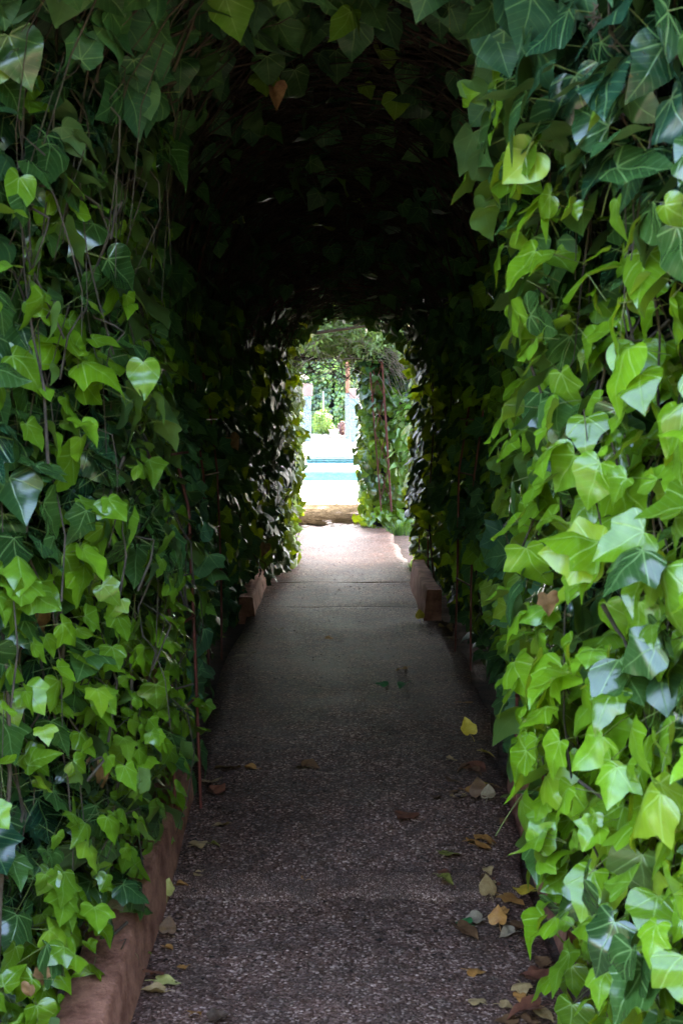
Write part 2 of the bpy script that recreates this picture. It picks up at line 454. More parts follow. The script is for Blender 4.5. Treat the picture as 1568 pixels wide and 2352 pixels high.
# one ground sheet out to the horizon, with the tunnel's slope worked into it and a hole for the pool
POOL_X0, POOL_X1, POOL_Y0, POOL_Y1 = -7.0, 7.0, 25.6, 37.6
DECK_Z = .28
xs = np.array([-900, -300, -80, -20, POOL_X0, -3, -1.5, -.8, -.4, 0, .4, .8, 1.5, 3, POOL_X1, 20, 80, 300, 900.])
ys = np.array([-900, -300, -80, -20, -6, 1.5, 3.3, 3.87, 4.7, 5.2, 5.8, 6.5, 9, 12, 16, 19.6, POOL_Y0, POOL_Y1, 52, 56, 66, 90, 200, 500, 1400.])
gv = [(x, y, pz(max(-6, min(y, 30))) - .045) for y in ys for x in xs]
gf = []
nx = len(xs)
for j in range(len(ys) - 1):
    for i in range(nx - 1):
        if POOL_Y0 - .01 <= ys[j] < POOL_Y1 - .01 and POOL_X0 - .01 <= xs[i] < POOL_X1 - .01: continue
        gf.append((j * nx + i, j * nx + i + 1, (j + 1) * nx + i + 1, (j + 1) * nx + i))
tag(mesh_obj("ground", gv, [gf], M["soil"]), kind="structure")

# added unseen slope behind the viewpoint, blocking low sky from the leaves
bv, bf = [], []
bx = np.linspace(-26, 26, 53); prof = [(-5.5, -.4), (-6.6, 1.6), (-7.6, 3.6), (-9, 4.8), (-13, 5.2), (-22, -.4)]
for (y, z) in prof:
    for x in bx: bv.append((x, y - (x / 26) ** 2 * -5 + .4 * math.sin(x * 1.7 + y), z + (.35 * math.sin(x * .9 + y) + .2 * math.sin(x * 2.3)) * (z > 0)))
for i in range(len(prof) - 1):
    for k in range(52): bf.append((i * 53 + k, i * 53 + k + 1, (i + 1) * 53 + k + 1, (i + 1) * 53 + k))
M["sky_blocker"] = plain("sky_blocker_green", (.02, .035, .012), (.05, .08, .025), scale=3, rough=.95)
tag(mesh_obj("sky_blocking_bank", bv, [bf], M["sky_blocker"], smooth=True), kind="structure")

# path slab: fine strips, rough edges, cracks as real grooves
def edge_l(y): return -.565 + .02 * math.sin(y * 2.3) + (.06 if y > 13 else 0) * min(1, (y - 13)) if y > 13 else -.565 + .015 * math.sin(y * 2.3)
def edge_r(y):
    pts = [(-6, .66), (5.4, .66), (5.8, .70), (6.7, .71), (8.8, .755), (9.02, .75), (9.05, .72), (11.2, .70), (12.6, .665), (15.9, .64), (16.4, .56), (20, .56)]
    for (a, va), (b, vb) in zip(pts, pts[1:]):
        if y <= b: return va + (vb - va) * max(0, y - a) / (b - a) + .012 * math.sin(y * 5.1) + .008 * math.sin(y * 13)
    return .56
yy = sorted(set([round(v, 3) for v in np.arange(-6, 1.5, .5)] + [round(v, 3) for v in np.arange(1.5, 19.6, .06)]))
joints = [9.76, 11.1]
for j in joints: yy += [j - .007, j, j + .007]
yy = sorted(set(yy))
pv, pf = [], []
NXP = 16
for y in yy:
    a, b = edge_l(y), edge_r(y)
    dz = -.012 if any(abs(y - j) < 1e-6 for j in joints) else 0
    for k in range(NXP + 1):
        x = a + (b - a) * k / NXP
        w = .004 * math.sin(x * 7 + y * 3.1) + .004 * math.sin(y * 5.3 - x * 4)
        pv.append((x, y + .01 * math.sin(x * 9 + y) * (dz < 0), pz(y) + w + dz))
n1 = NXP + 1
for r_ in range(len(yy) - 1):
    for k in range(NXP): pf.append((r_ * n1 + k, r_ * n1 + k + 1, (r_ + 1) * n1 + k + 1, (r_ + 1) * n1 + k))
b0 = len(pv)
for y in yy:                                                         # slab sides
    pv.append((edge_l(y), y, pz(y) - .12)); pv.append((edge_r(y), y, pz(y) - .12))
for r_ in range(len(yy) - 1):
    pf.append((r_ * n1, (r_ + 1) * n1, b0 + 2 * r_ + 2, b0 + 2 * r_))
    pf.append((r_ * n1 + NXP, b0 + 2 * r_ + 1, b0 + 2 * r_ + 3, (r_ + 1) * n1 + NXP))
tag(mesh_obj("path", pv, [pf], M["path"]), kind="structure")

# smoother concrete strip across the path
sv, sf = [], []
for i, y in enumerate(np.linspace(4.55, 4.73, 8)):
    for k in range(25):
        x = edge_l(y) + .01 + (edge_r(y) - edge_l(y) - .02) * k / 24
        sv.append((x, y + .012 * math.sin(x * 11) + .006 * math.sin(x * 31), pz(y) + .009 - (.012 if i in (0, 7) else 0)))
for i in range(7):
    for k in range(24): sf.append((i * 25 + k, i * 25 + k + 1, (i + 1) * 25 + k + 1, (i + 1) * 25 + k))
M["strip"] = aggregate("worn_joint_concrete", 230.0, 1.45)
tag(mesh_obj("path_strip", sv, [sf], M["strip"], smooth=True), kind="structure")

def kerb(name, pts, width, label, side, batter=.03, group="red kerbs along the path"):
    """pts: (y, x of the inner foot, base z, top z); side -1 = body lies towards -x"""
    t = empty(name, (pts[0][1], pts[0][0], pts[0][2]))
    tag(t, label, "kerb", group)
    v, f = [], []
    P = []
    for (a, b) in zip(pts, pts[1:]):
        for s in np.linspace(0, 1, 26, endpoint=False): P.append([a[i] + (b[i] - a[i]) * s for i in range(4)])
    P.append(list(pts[-1]))
    for (y, x, z0, z1) in P:
        w = .003 * math.sin(y * 7) + random.uniform(-.0006, .0006)
        zz = z1 + .005 * math.sin(y * 6.3) + random.uniform(-.001, .001)
        c = .008
        v += [(x + w, y, z0 - .10), (x + side * (batter - c * .2) + w, y, zz - c), (x + side * (batter + c) + w, y, zz),
              (x + side * (width - c) + w, y, zz), (x + side * width + w, y, zz - c), (x + side * width, y, z0 - .10)]
    for i in range(len(P) - 1):
        for k in range(5): f.append((i * 6 + k, i * 6 + k + 1, (i + 1) * 6 + k + 1, (i + 1) * 6 + k))
    e = (len(P) - 1) * 6
    hexa = [tuple(range(6)), tuple(e + k for k in range(5, -1, -1))]
    o = mesh_obj("kerb_wall", v, [f, hexa], M["kerb"], t)
    return t
kerb("garden_kerb", [(1.2, -.57, -.13, .02), (3.4, -.545, -.03, .125), (4.14, -.535, .02, .215), (4.72, -.52, .08, .285), (5.3, -.505, .2, .335)], .16,
     "long sloping red kerb at the lower left foot of the ivy, beside the nearest stretch of path", -1)
kerb("garden_kerb", [(9.3, -.49, .28, .41), (11.8, -.485, .28, .45)], .12, "low kerb under the ivy on the left of the path's bright middle stretch", -1)
kerb("garden_kerb", [(9.1, .585, .28, .485), (11.0, .60, .28, .475)], .125, "blunt ended red kerb block standing on the right edge of the path", 1)
kerb("garden_kerb", [(4.2, .70, .03, .20), (4.7, .68, .08, .26), (5.4, .665, .2, .34)], .16,
     "red kerb glimpsed under the nearest bright ivy on the right", 1)

# ------------------------------------------------------------------ the ivy tunnel surface
# rings: left x,y | right x,y | top z,y | spring z
RINGS = np.array([
    (-4.2, 3.15, 3.6, 1.9, 4.1, 2.3, 2.4),
    (-2.4, 2.95, 2.2, 1.75, 3.5, 2.3, 2.35),
    (-1.35, 2.85, 1.15, 1.85, 3.10, 2.35, 2.3),
    (-.97, 3.0, .78, 2.15, 2.90, 2.6, 2.25),
    (-.74, 3.35, .64, 2.65, 2.84, 2.95, 2.2),
    (-.58, 3.7, .545, 3.05, 2.83, 3.4, 2.14),
    (-.53, 4.0, .50, 3.35, 2.86, 3.8, 2.12),
    (-.64, 4.5, .64, 3.9, 2.92, 4.3, 2.1),
    (-.72, 5.2, .78, 5.0, 3.05, 5.2, 2.1),
    (-.82, 7.0, .86, 7.0, 3.05, 7.0, 2.05),
    (-.74, 8.6, .82, 8.6, 2.92, 8.6, 1.98),
    (-.62, 10.0, .78, 10.0, 2.70, 10.0, 1.95),
    (-.47, 11.3, .78, 11.3, 2.58, 11.3, 1.95),
    (-.36, 12.2, .77, 12.2, 2.50, 12.2, 1.97),
    (-.34, 12.7, .80, 12.6, 2.54, 12.6, 1.97),
    (-.50, 13.0, .92, 12.9, 2.75, 12.9, 1.95),
    (-1.6, 13.1, 1.9, 13.0, 3.3, 13.0, 2.0),
    (-3.4, 13.1, 3.4, 13.0, 3.9, 13.0, 2.0)])
NR = len(RINGS)
PROF_Y = np.array([p[0] for p in PROFILE]); PROF_Z = np.array([p[1] for p in PROFILE])
def surf(s, t):
    """point on the tunnel's inner leaf surface; s = ring number, t = 0 left foot .. 1 right foot"""
    i = np.clip(np.floor(s).astype(int), 0, NR - 2); f = (s - i)[:, None]
    r = RINGS[i] * (1 - f) + RINGS[i + 1] * f
    lx, ly, rx, ry, tz, ty, S = r.T
    zl = np.interp(ly, PROF_Y, PROF_Z); zr = np.interp(ry, PROF_Y, PROF_Z)
    A = .36
    cx, hw = (lx + rx) / 2, (rx - lx) / 2
    ph = np.clip((t - A) / (1 - 2 * A), 0, 1) * math.pi
    x = cx - hw * np.sign(np.cos(ph)) * np.abs(np.cos(ph)) ** .8
    ex = np.where(ph < math.pi / 2, ly, ry)
    y = ly + (ry - ly) * (1 - np.cos(ph)) / 2 + (ty - (ly + ry) / 2) * np.sin(ph)
    z = S + (tz - S) * np.sin(ph) ** .8
    L_, R_ = t < A, t > 1 - A
    z = np.where(L_, zl + (S - zl) * t / A, np.where(R_, zr + (S - zr) * (1 - t) / A, z))
    # the foot of each side draws back over the kerbs
    low = np.clip(.62 - (z - np.interp(y, PROF_Y, PROF_Z)), 0, 1)
    lk = np.interp(y, [4.6, 6.0, 9], [1.0, .22, .08]); rk = np.interp(y, [4.4, 5.6, 7.4, 8.6, 11, 11.6], [1.0, .2, .3, .8, .6, .2])
    low2 = np.clip(1.3 - (z - np.interp(y, PROF_Y, PROF_Z)), 0, 1) * np.interp(y, [2.2, 2.8, 4.2, 5.0], [0, 1, 1, 0])
    x = np.where(R_, x + low2 * .08, x)
    zr_ = z - np.interp(y, PROF_Y, PROF_Z)
    bul = np.clip((1.45 - zr_) / .5, 0, 1) * np.interp(y, [4.05, 4.4, 5.2, 6.0, 7.0], [0, .8, 1, .8, 0])
    x = np.where(L_, x + .16 * bul, x)
    x = np.where(L_, x - low * .18 * lk, np.where(R_, x + low * .34 * rk, x))
    return np.stack([x, y, z], 1)
def surf_n(s, t):
    e = 1e-3
    a = surf(s + e, t) - surf(s - e, t); b = surf(s, t + e) - surf(s, t - e)
    n = np.cross(a, b)
    return unit(n)
def lump(p):
    return .07 * noise3(p, 1.8, 3.1) + .045 * noise3(p, 4.6, 8.3)

# check the sign of the normal: on the left wall inside it must point to +x
_sg = 1.0 if surf_n(np.array([9.0]), np.array([.2]))[0, 0] > 0 else -1.0

GS, GT = 220, 150
gs = np.linspace(.02, NR - 1.02, GS); gt = np.linspace(.002, .998, GT)
ss, tt_ = np.meshgrid((gs[:-1] + gs[1:]) / 2, (gt[:-1] + gt[1:]) / 2, indexing='ij')
ss, tt_ = ss.ravel(), tt_.ravel()
ds, dt = gs[1] - gs[0], gt[1] - gt[0]
_a = surf(ss + ds / 2, tt_) - surf(ss - ds / 2, tt_); _b = surf(ss, tt_ + dt / 2) - surf(ss, tt_ - dt / 2)
AREA = np.linalg.norm(np.cross(_a, _b), axis=1)
CEN = surf(ss, tt_)

def sample(density):
    """density per m2 for each cell -> s, t arrays"""
    lam = AREA * density
    k = rng.poisson(lam)
    s = np.repeat(ss, k) + rng.uniform(-.5, .5, k.sum()) * ds
    t = np.repeat(tt_, k) + rng.uniform(-.5, .5, k.sum()) * dt
    return np.clip(s, .02, NR - 1.03), np.clip(t, .003, .997)

IVY = {}
def ivy(key, loc, label):
    t = empty("climbing_ivy", loc); tag(t, label, "ivy", "climbing ivy plants over the tunnel"); IVY[key] = t
ivy("front_l", (-1.2, 3.4, -.05), "glossy ivy left of the near opening, lime young leaves over large dark ones")
ivy("front_r", (.9, 2.4, -.05), "bright lime-green ivy filling the right side of the near opening down to the ground")
ivy("deep_l", (-.9, 8.5, .28), "dark lobed ivy on the left inner wall with sunlit yellow-green leaves at its far edge")
ivy("deep_r", (.9, 8.5, .28), "shaded ivy on the right inner wall behind the bright near leaves, above the kerb block")
ivy("roof", (0, 7, 2.8), "nearly black ivy canopy overhead with hanging leaves and tiny gaps of light")
def ivy_key(s, t, y):
    roof = (t > .40) & (t < .60)
    left = t <= .5
    deep = y > np.where(left, 5.2, 4.6)
    return np.where(roof, 4, np.where(left, np.where(deep, 2, 0), np.where(deep, 3, 1)))
KEYS = ["front_l", "front_r", "deep_l", "deep_r", "roof"]

# density map
c_s, c_t, c_p = ss, tt_, CEN
side_out = (c_s < 1.8)
dens = np.where(c_s < 1.6, 110, np.where(c_s < 8.2, 440, np.where(c_s < 14.5, 430, 90))).astype(float)
dens *= np.where((c_t > .38) & (c_t < .62) & (c_s > 7.2) & (c_s < 13), .09, 1.0)
dens *= np.where((c_t > .40) & (c_t < .60) & (c_s > 4.5) & (c_s <= 7.2), .6, 1.0)
dens *= np.where((c_t < .4) & (c_s > 2) & (c_s < 8.2), 1.3, 1.0)
s, t = sample(dens)
P0 = surf(s, t); Nn = surf_n(s, t) * _sg
key = ivy_key(s, t, P0[:, 1])
n = len(s)
off = rng.uniform(-.19, .085, n)
P = P0 + Nn * (off + lump(P0))[:, None]
roofness = np.clip((np.abs(t - .5) < .14).astype(float), 0, 1)
# young shoots grow outwards and cluster; old leaves sit deeper
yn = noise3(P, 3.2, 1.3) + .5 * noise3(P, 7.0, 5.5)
bias = np.select([key == 0, key == 1, key == 2, key == 3], [.0, .42, -.62, -.5], -1.2)  # roof leaves pushed oldest and darkest, deepening the canopy's shade by colour
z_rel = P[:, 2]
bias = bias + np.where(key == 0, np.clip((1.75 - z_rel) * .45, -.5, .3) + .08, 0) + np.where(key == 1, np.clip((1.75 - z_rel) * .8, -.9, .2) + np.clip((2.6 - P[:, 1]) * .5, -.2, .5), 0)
endlit = np.clip((P[:, 1] - 11.3) / 1.0, 0, 1)  # far-end leaves made younger and yellower; backlight put into their colour
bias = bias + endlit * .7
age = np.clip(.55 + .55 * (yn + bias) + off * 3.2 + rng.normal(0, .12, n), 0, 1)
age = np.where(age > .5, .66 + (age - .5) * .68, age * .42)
size = rng.uniform(.07, .12, n) * np.where(age > .5, rng.uniform(.65, 1.05, n), rng.uniform(.9, 1.4, n))
size = np.where((key == 1) & (P[:, 1] < 3.4), size * 1.06, np.where(key == 0, size * np.interp(z_rel, [.4, 1.6], [.78, .95]), size))
size = np.minimum(size, .116)
size = np.where((rng.uniform(size=n) < .12) & (age > .5), size * .6, size)
# facing: out of the wall, tilted up to the light, tips hanging
upw = np.where(key == 4, .0, rng.uniform(.0, 1.3, n))
fn = unit(Nn) + UP * upw[:, None] + rng.normal(0, .46, (n, 3))
fn = np.where((key == 4)[:, None], unit(Nn) * .4 + np.array([0, -.45, .0]) + rng.normal(0, .6, (n, 3)), fn)
fn = fn + np.array([0, -.55, 0]) * ((key == 2) | (key == 3))[:, None]
tp = -UP + rng.normal(0, .6, (n, 3)) + unit(Nn) * .25
lobv = np.clip(np.interp(z_rel, [1.3, 2.1], [.95, .2]) + rng.normal(0, .3, n), 0, 1.15)
lobv = np.where(P[:, 1] > 6, np.clip(lobv + .35, 0, 1), lobv)
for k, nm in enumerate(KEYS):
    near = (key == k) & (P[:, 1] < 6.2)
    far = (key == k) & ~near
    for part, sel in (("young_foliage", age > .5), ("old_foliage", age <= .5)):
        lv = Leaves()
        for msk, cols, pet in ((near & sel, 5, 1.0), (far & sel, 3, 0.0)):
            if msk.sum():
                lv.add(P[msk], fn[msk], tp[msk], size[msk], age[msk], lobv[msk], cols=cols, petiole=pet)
        if lv.parts: lv.build(part, [M["ivy_lightened" if nm in ("deep_l", "deep_r", "roof") else "ivy"], M["petiole"]], IVY[nm])

# thicket behind the leaves: a thick dark opaque shell added to block light, with small gaps overhead
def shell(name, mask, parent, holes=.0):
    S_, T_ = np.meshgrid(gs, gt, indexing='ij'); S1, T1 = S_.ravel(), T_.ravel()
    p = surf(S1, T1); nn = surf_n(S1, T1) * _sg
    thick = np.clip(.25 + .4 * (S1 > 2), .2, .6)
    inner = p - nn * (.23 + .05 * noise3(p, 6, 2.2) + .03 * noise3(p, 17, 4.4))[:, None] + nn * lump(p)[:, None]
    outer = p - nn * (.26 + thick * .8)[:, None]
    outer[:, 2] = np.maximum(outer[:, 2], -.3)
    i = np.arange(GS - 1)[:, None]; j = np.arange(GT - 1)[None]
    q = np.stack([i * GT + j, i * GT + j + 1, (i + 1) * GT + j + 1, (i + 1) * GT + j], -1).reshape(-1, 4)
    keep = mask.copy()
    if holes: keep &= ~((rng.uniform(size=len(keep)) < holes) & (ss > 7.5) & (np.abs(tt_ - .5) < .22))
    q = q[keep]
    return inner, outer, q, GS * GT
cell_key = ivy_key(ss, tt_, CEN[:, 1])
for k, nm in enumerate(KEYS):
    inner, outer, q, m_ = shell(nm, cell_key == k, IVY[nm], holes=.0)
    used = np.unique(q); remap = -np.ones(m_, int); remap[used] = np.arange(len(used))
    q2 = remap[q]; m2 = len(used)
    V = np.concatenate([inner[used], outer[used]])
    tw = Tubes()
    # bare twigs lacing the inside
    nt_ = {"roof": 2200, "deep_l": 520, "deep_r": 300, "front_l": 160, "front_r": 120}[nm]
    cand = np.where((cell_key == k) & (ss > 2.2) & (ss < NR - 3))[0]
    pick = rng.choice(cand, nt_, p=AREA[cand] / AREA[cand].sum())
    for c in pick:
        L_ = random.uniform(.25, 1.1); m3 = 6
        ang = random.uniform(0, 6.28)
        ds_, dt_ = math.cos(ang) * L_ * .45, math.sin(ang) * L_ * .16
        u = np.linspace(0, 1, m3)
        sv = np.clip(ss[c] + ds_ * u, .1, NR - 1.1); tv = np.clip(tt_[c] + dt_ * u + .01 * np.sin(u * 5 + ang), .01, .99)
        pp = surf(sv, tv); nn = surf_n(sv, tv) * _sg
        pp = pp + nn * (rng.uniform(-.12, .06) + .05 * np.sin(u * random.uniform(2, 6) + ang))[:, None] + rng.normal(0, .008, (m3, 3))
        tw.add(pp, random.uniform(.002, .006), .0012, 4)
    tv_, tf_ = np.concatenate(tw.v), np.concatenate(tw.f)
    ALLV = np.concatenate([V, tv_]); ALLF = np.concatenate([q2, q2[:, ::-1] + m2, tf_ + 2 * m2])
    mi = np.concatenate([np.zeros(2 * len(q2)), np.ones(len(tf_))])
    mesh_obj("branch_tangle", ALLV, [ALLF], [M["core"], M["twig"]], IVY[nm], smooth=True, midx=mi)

# woody stems standing among the leaves, each its own part
def stem(parent, pts, r, mat="bark"):
    pts = np.array(pts, float); m = 14
    u = np.linspace(0, 1, len(pts)); uu = np.linspace(0, 1, m)
    pp = np.stack([np.interp(uu, u, pts[:, i]) for i in range(3)], 1)
    pp += np.stack([.012 * np.sin(uu * 9 + r * 1e4), .01 * np.cos(uu * 7 + r * 3e4), 0 * uu], 1)
    tb = Tubes(); tb.add(pp, r, r * .55, 7); tb.build("stem", M[mat], parent)
for (a, b, c, d, r) in ((-.60, 4.0, .25, 1.5, .006), (-.66, 4.3, .25, 1.9, .008), (-.63, 4.9, .3, 1.7, .006), (-.78, 3.3, .1, 1.4, .007), (-.86, 3.15, .0, 1.0, .005)):
    stem(IVY["front_l"], [(a - .05, b, c), (a + .02, b + .05, (c + d) / 2), (a - .04, b + .1, d)], r)
for (a, b, c, d, r) in ((-.72, 7.4, .28, 2.0, .008), (-.66, 9.6, .28, 2.1, .009), (-.55, 11.2, .3, 1.6, .007)):
    stem(IVY["deep_l"], [(a, b, c), (a + .04, b + .05, (c + d) / 2), (a, b + .1, d)], r)
for (a, b, c, d, r) in ((.74, 2.7, .0, 1.5, .006), (.68, 3.0, .1, 1.3, .005)):
    stem(IVY["front_r"], [(a + .05, b, c), (a - .02, b + .05, (c + d) / 2), (a + .03, b + .1, d)], r)
for (a, b, c, d, r) in ((.86, 6.6, .28, 1.9, .007), (.72, 9.8, .3, 2.0, .009)):
    stem(IVY["deep_r"], [(a, b, c), (a - .04, b + .05, (c + d) / 2), (a, b + .1, d)], r)
# runners creeping over the leaf surface
for nm, lo_s, hi_s, lo_t, hi_t, cnt in (("front_l", 4.2, 7.2, .17, .34, 12), ("front_r", 3.6, 7.0, .67, .92, 14), ("deep_l", 9.0, 12.5, .05, .33, 8), ("roof", 4.4, 7.5, .42, .58, 8)):
    for k in range(cnt):
        u = np.linspace(0, 1, 14); a = random.uniform(-.5, .5)
        s0, t0 = random.uniform(lo_s, hi_s), random.uniform(lo_t, hi_t)
        sv = np.clip(s0 + a * u + .06 * np.sin(u * 9 + k), 1, NR - 2); tv = np.clip(t0 + random.choice((-1, 1)) * .10 * u + .006 * np.sin(u * 11 + 2 * k), .02, .98)
        pp = surf(sv, tv); nn = surf_n(sv, tv) * _sg
        pp += nn * (random.uniform(-.12, -.03) + lump(pp) + .02 * np.sin(u * 8 + k))[:, None]
        tb = Tubes(); tb.add(pp, random.uniform(.0025, .0045), .0016, 6); tb.build("runner", M["bark"], IVY[nm])
# withered leaves caught among the green ones
M["dead"] = plain("withered_ivy_leaf", (.16, .075, .03), (.34, .19, .09), scale=40, rough=.7)
for (px, py, dd, nm, sz) in ((198, 1268, 3.75, "front_l", .06), (105, 1395, 3.5, "front_l", .06), (360, 1530, 4.5, "front_l", .075), (228, 1745, 3.75, "front_l", .07), (98, 2225, 3.38, "front_l", .04), (70, 2262, 3.3, "front_l", .035),
                          (628, 200, 5.0, "roof", .06), (1255, 1365, 3.0, "front_r", .045), (610, 1250, 9.9, "deep_l", .08), (528, 1005, 8.6, "deep_l", .08)):
    lv = Leaves(); q_ = np.array(pix(px, py, dd))[None]
    lv.add(q_, np.array([[random.uniform(-.5, .5), -1, .3]]), np.array([[random.uniform(-.7, .7), 0, -1]]), np.array([sz]), np.array([.5]), np.array([random.random()]), fold=(.4, 1.1), curl=(.2, 1.0))
    lv.build("withered_leaf", [M["dead"]], IVY[nm])
# dry umbel stalks of an old ivy flower head, upper right
fl = Tubes(); c0 = np.array(pix(1395, 75, 2.75))
for k in range(9):
    d = unit(np.array([[random.uniform(-1, .3), random.uniform(-.8, .0), random.uniform(-.3, 1)]]))[0] * random.uniform(.02, .055)
    fl.add([c0 + [.04, .05, -.05], c0, c0 + d], .0011, .0008, 4)
    for q_ in range(4): fl.add([c0 + d, c0 + d + rng.normal(0, .009, 3)], .0016, .0022, 4)
fl.build("dry_flower_head", M["bark"], IVY["front_r"])

# ------------------------------------------------------------------ red metal arches
def trellis(y, xl, xr, zs, zt, gap, label, lean=-.03, r=.0062, lattice=False):
    t = empty("trellis_arch", ((xl + xr) / 2, y, pz(y)))
    tag(t, label, "trellis", "red metal arches along the path")
    XL, XR = xl, xr
    def hoop(yy_):
        z0 = pz(yy_) - .05
        xl, xr = (XL, XR) if yy_ == y else (XL - .05, XR + .05)
        p = [(xl, yy_, z0), (xl + lean * .04, yy_, .7), (xl + lean * .12, yy_, 1.3), (xl + lean * .5, yy_, 1.7), (xl + lean, yy_, zs)]
        for k in range(1, 18):
            a = math.pi * k / 18
            cx, hw = (xl + xr) / 2, (xr - xl) / 2 - lean
            p.append((cx - hw * math.cos(a), yy_, zs + (zt - zs) * math.sin(a) ** .8))
        p += [(xr - lean, yy_, zs), (xr - lean * .5, yy_, 1.7), (xr - lean * .12, yy_, 1.3), (xr - lean * .04, yy_, .7), (xr, yy_, z0)]
        p = [(a + .004 * math.sin(c * 7 + yy_ * 5), b, c) for a, b, c in p]
        return p
    for yy_, rr in ((y, r), (y - gap, r)):
        tb = Tubes(); tb.add(hoop(yy_), rr, rr, 8); tb.build("hoop", M["red_metal"], t)
    for x0, sg in ((xl, 1), (xr, -1)):
        for z in np.arange(.42, zs, .30):
            tb = Tubes(); xx = x0 + sg * lean * float(np.interp(z, [.3, 1.3, 1.7, 2.05], [.0, .12, .5, 1.0]))
            zz = z + pz(y)
            tb.add([(xx, y - .004, zz), (xx - sg * .05, y - gap + .004, zz)], r * .8, r * .8, 6); tb.build("rung", M["red_metal"], t)
    return t
trellis(5.2, -.487, .68, 2.05, 3.28, .34, "thin red metal ladder arch nearest the opening, its left leg standing beside the red kerb", lean=-.26)
trellis(8.0, -.618, .705, 2.1, 3.2, .34, "thin red metal arch half way in, its right leg standing bare at the path's edge", lean=-.14)
trellis(11.6, -.56, .72, 2.0, 2.62, .34, "red metal arch buried in leaves close to the tunnel's far end")

# ------------------------------------------------------------------ second arch beyond the tunnel
def crown(parent, name, mat, cen, rad, n, size, age_mu, lob=.0, hang=.5, cols=3, shell_=.45, up=.6, rows=None, narrow=1.0, rnd=.45):
    d = unit(rng.normal(size=(n, 3)))
    rr = rng.uniform(shell_, 1.0, n) ** .6
    p = np.array(cen) + d * rr[:, None] * np.array(rad)
    bump = 1 + .22 * noise3(p, 2.2 / max(min(rad), .3), 2.0)
    p = np.array(cen) + (p - np.array(cen)) * bump[:, None]
    lv = Leaves()
    nr_ = d + UP * up + rng.normal(0, rnd, (n, 3)); tp_ = d * .5 - UP * hang + rng.normal(0, rnd + .05, (n, 3))
    ag = np.clip(age_mu + .28 * noise3(p, 3.0 / max(min(rad), .3), 6) + rng.normal(0, .15, n), 0, 1)
    lv.add(p, nr_, tp_, size * rng.uniform(.7, 1.3, n), ag, np.clip(np.full(n, lob) + rng.normal(0, .2, n) * (lob > 0), 0, 1), cols=cols, rows=rows, narrow=narrow)
    return lv.build(name, [mat], parent)

def boxed(name, mat, parent, lo, hi, n, size, age_mu, lob, face, rows=None, jit=.06, sunlit_low=0.0):
    lo, hi = np.array(lo), np.array(hi)
    p = rng.uniform(lo, hi, (n, 3))
    ax = rng.integers(0, 3, n); ax = np.where(rng.uniform(size=n) < .7, ax, 3)
    for a in range(3):
        m = ax == a
        p[m, a] = np.where(rng.uniform(size=m.sum()) < .5, lo[a], hi[a])
    p += (noise3(p, 4, 3) * jit)[:, None] * rng.normal(0, 1, (n, 3)) + unit(p - (lo + hi) / 2) * (.09 * noise3(p, 3.5, 5) + rng.normal(0, .03, n))[:, None]
    c = (lo + hi) / 2
    d = unit((p - c) / (hi - lo)) * .8 + np.array(face) * .5
    ag = np.clip(age_mu + .35 * noise3(p, 3.5, 9) + rng.normal(0, .15, n) + sunlit_low * (c[2] - p[:, 2]), 0, 1)
    lv = Leaves()
    lv.add(p, d + UP * .5 + rng.normal(0, .4, (n, 3)), -UP + rng.normal(0, .45, (n, 3)) + d * .2, size * rng.uniform(.7, 1.25, n), ag,
           np.clip(lob + rng.normal(0, .2, n), 0, 1), cols=3, rows=rows)
    return lv.build(name, [mat], parent)

def box_core(name, mat, parent, lo, hi, bev):
    bm = bmesh.new(); add_box(bm, lo, hi, bev)
    bmesh.ops.subdivide_edges(bm, edges=bm.edges[:], cuts=4, use_grid_fill=True)
    for v in bm.verts:
        a = np.array(v.co)[None]
        v.co += Vector((float(noise3(a, 5, 1)[0]), float(noise3(a, 5, 7)[0]), float(noise3(a, 5, 4)[0]))) * .035
    return bm_obj(name, bm, mat, parent, smooth=True)

YA = 16.6
pr = empty("climbing_ivy", (.66, YA, .28)); tag(pr, "light green ivy pier right of the second arch, wrapped round red lattice post", "ivy", "ivy on the second arch")
boxed("foliage", M["ivy"], pr, (.40, 16.0, .22), (1.1, 17.5, 2.25), 3600, .095, .42, .85, (0, -1, 0), sunlit_low=.42)  # leaves younger and lighter lower down, sun put into the colour
box_core("branch_tangle", M["core"], pr, (.50, 16.2, .2), (1.04, 17.3, 2.15), .06)
pl = empty("climbing_ivy", (-.7, YA, .28)); tag(pl, "dark ivy pier on the left of the second arch, mostly behind the tunnel's edge", "ivy", "ivy on the second arch")
boxed("foliage", M["ivy"], pl, (-1.05, 16.0, .22), (-.42, 17.5, 2.1), 2200, .09, .30, .8, (.3, -.8, 0))
box_core("branch_tangle", M["core"], pl, (-1.0, 16.2, .2), (-.52, 17.3, 2.0), .06)

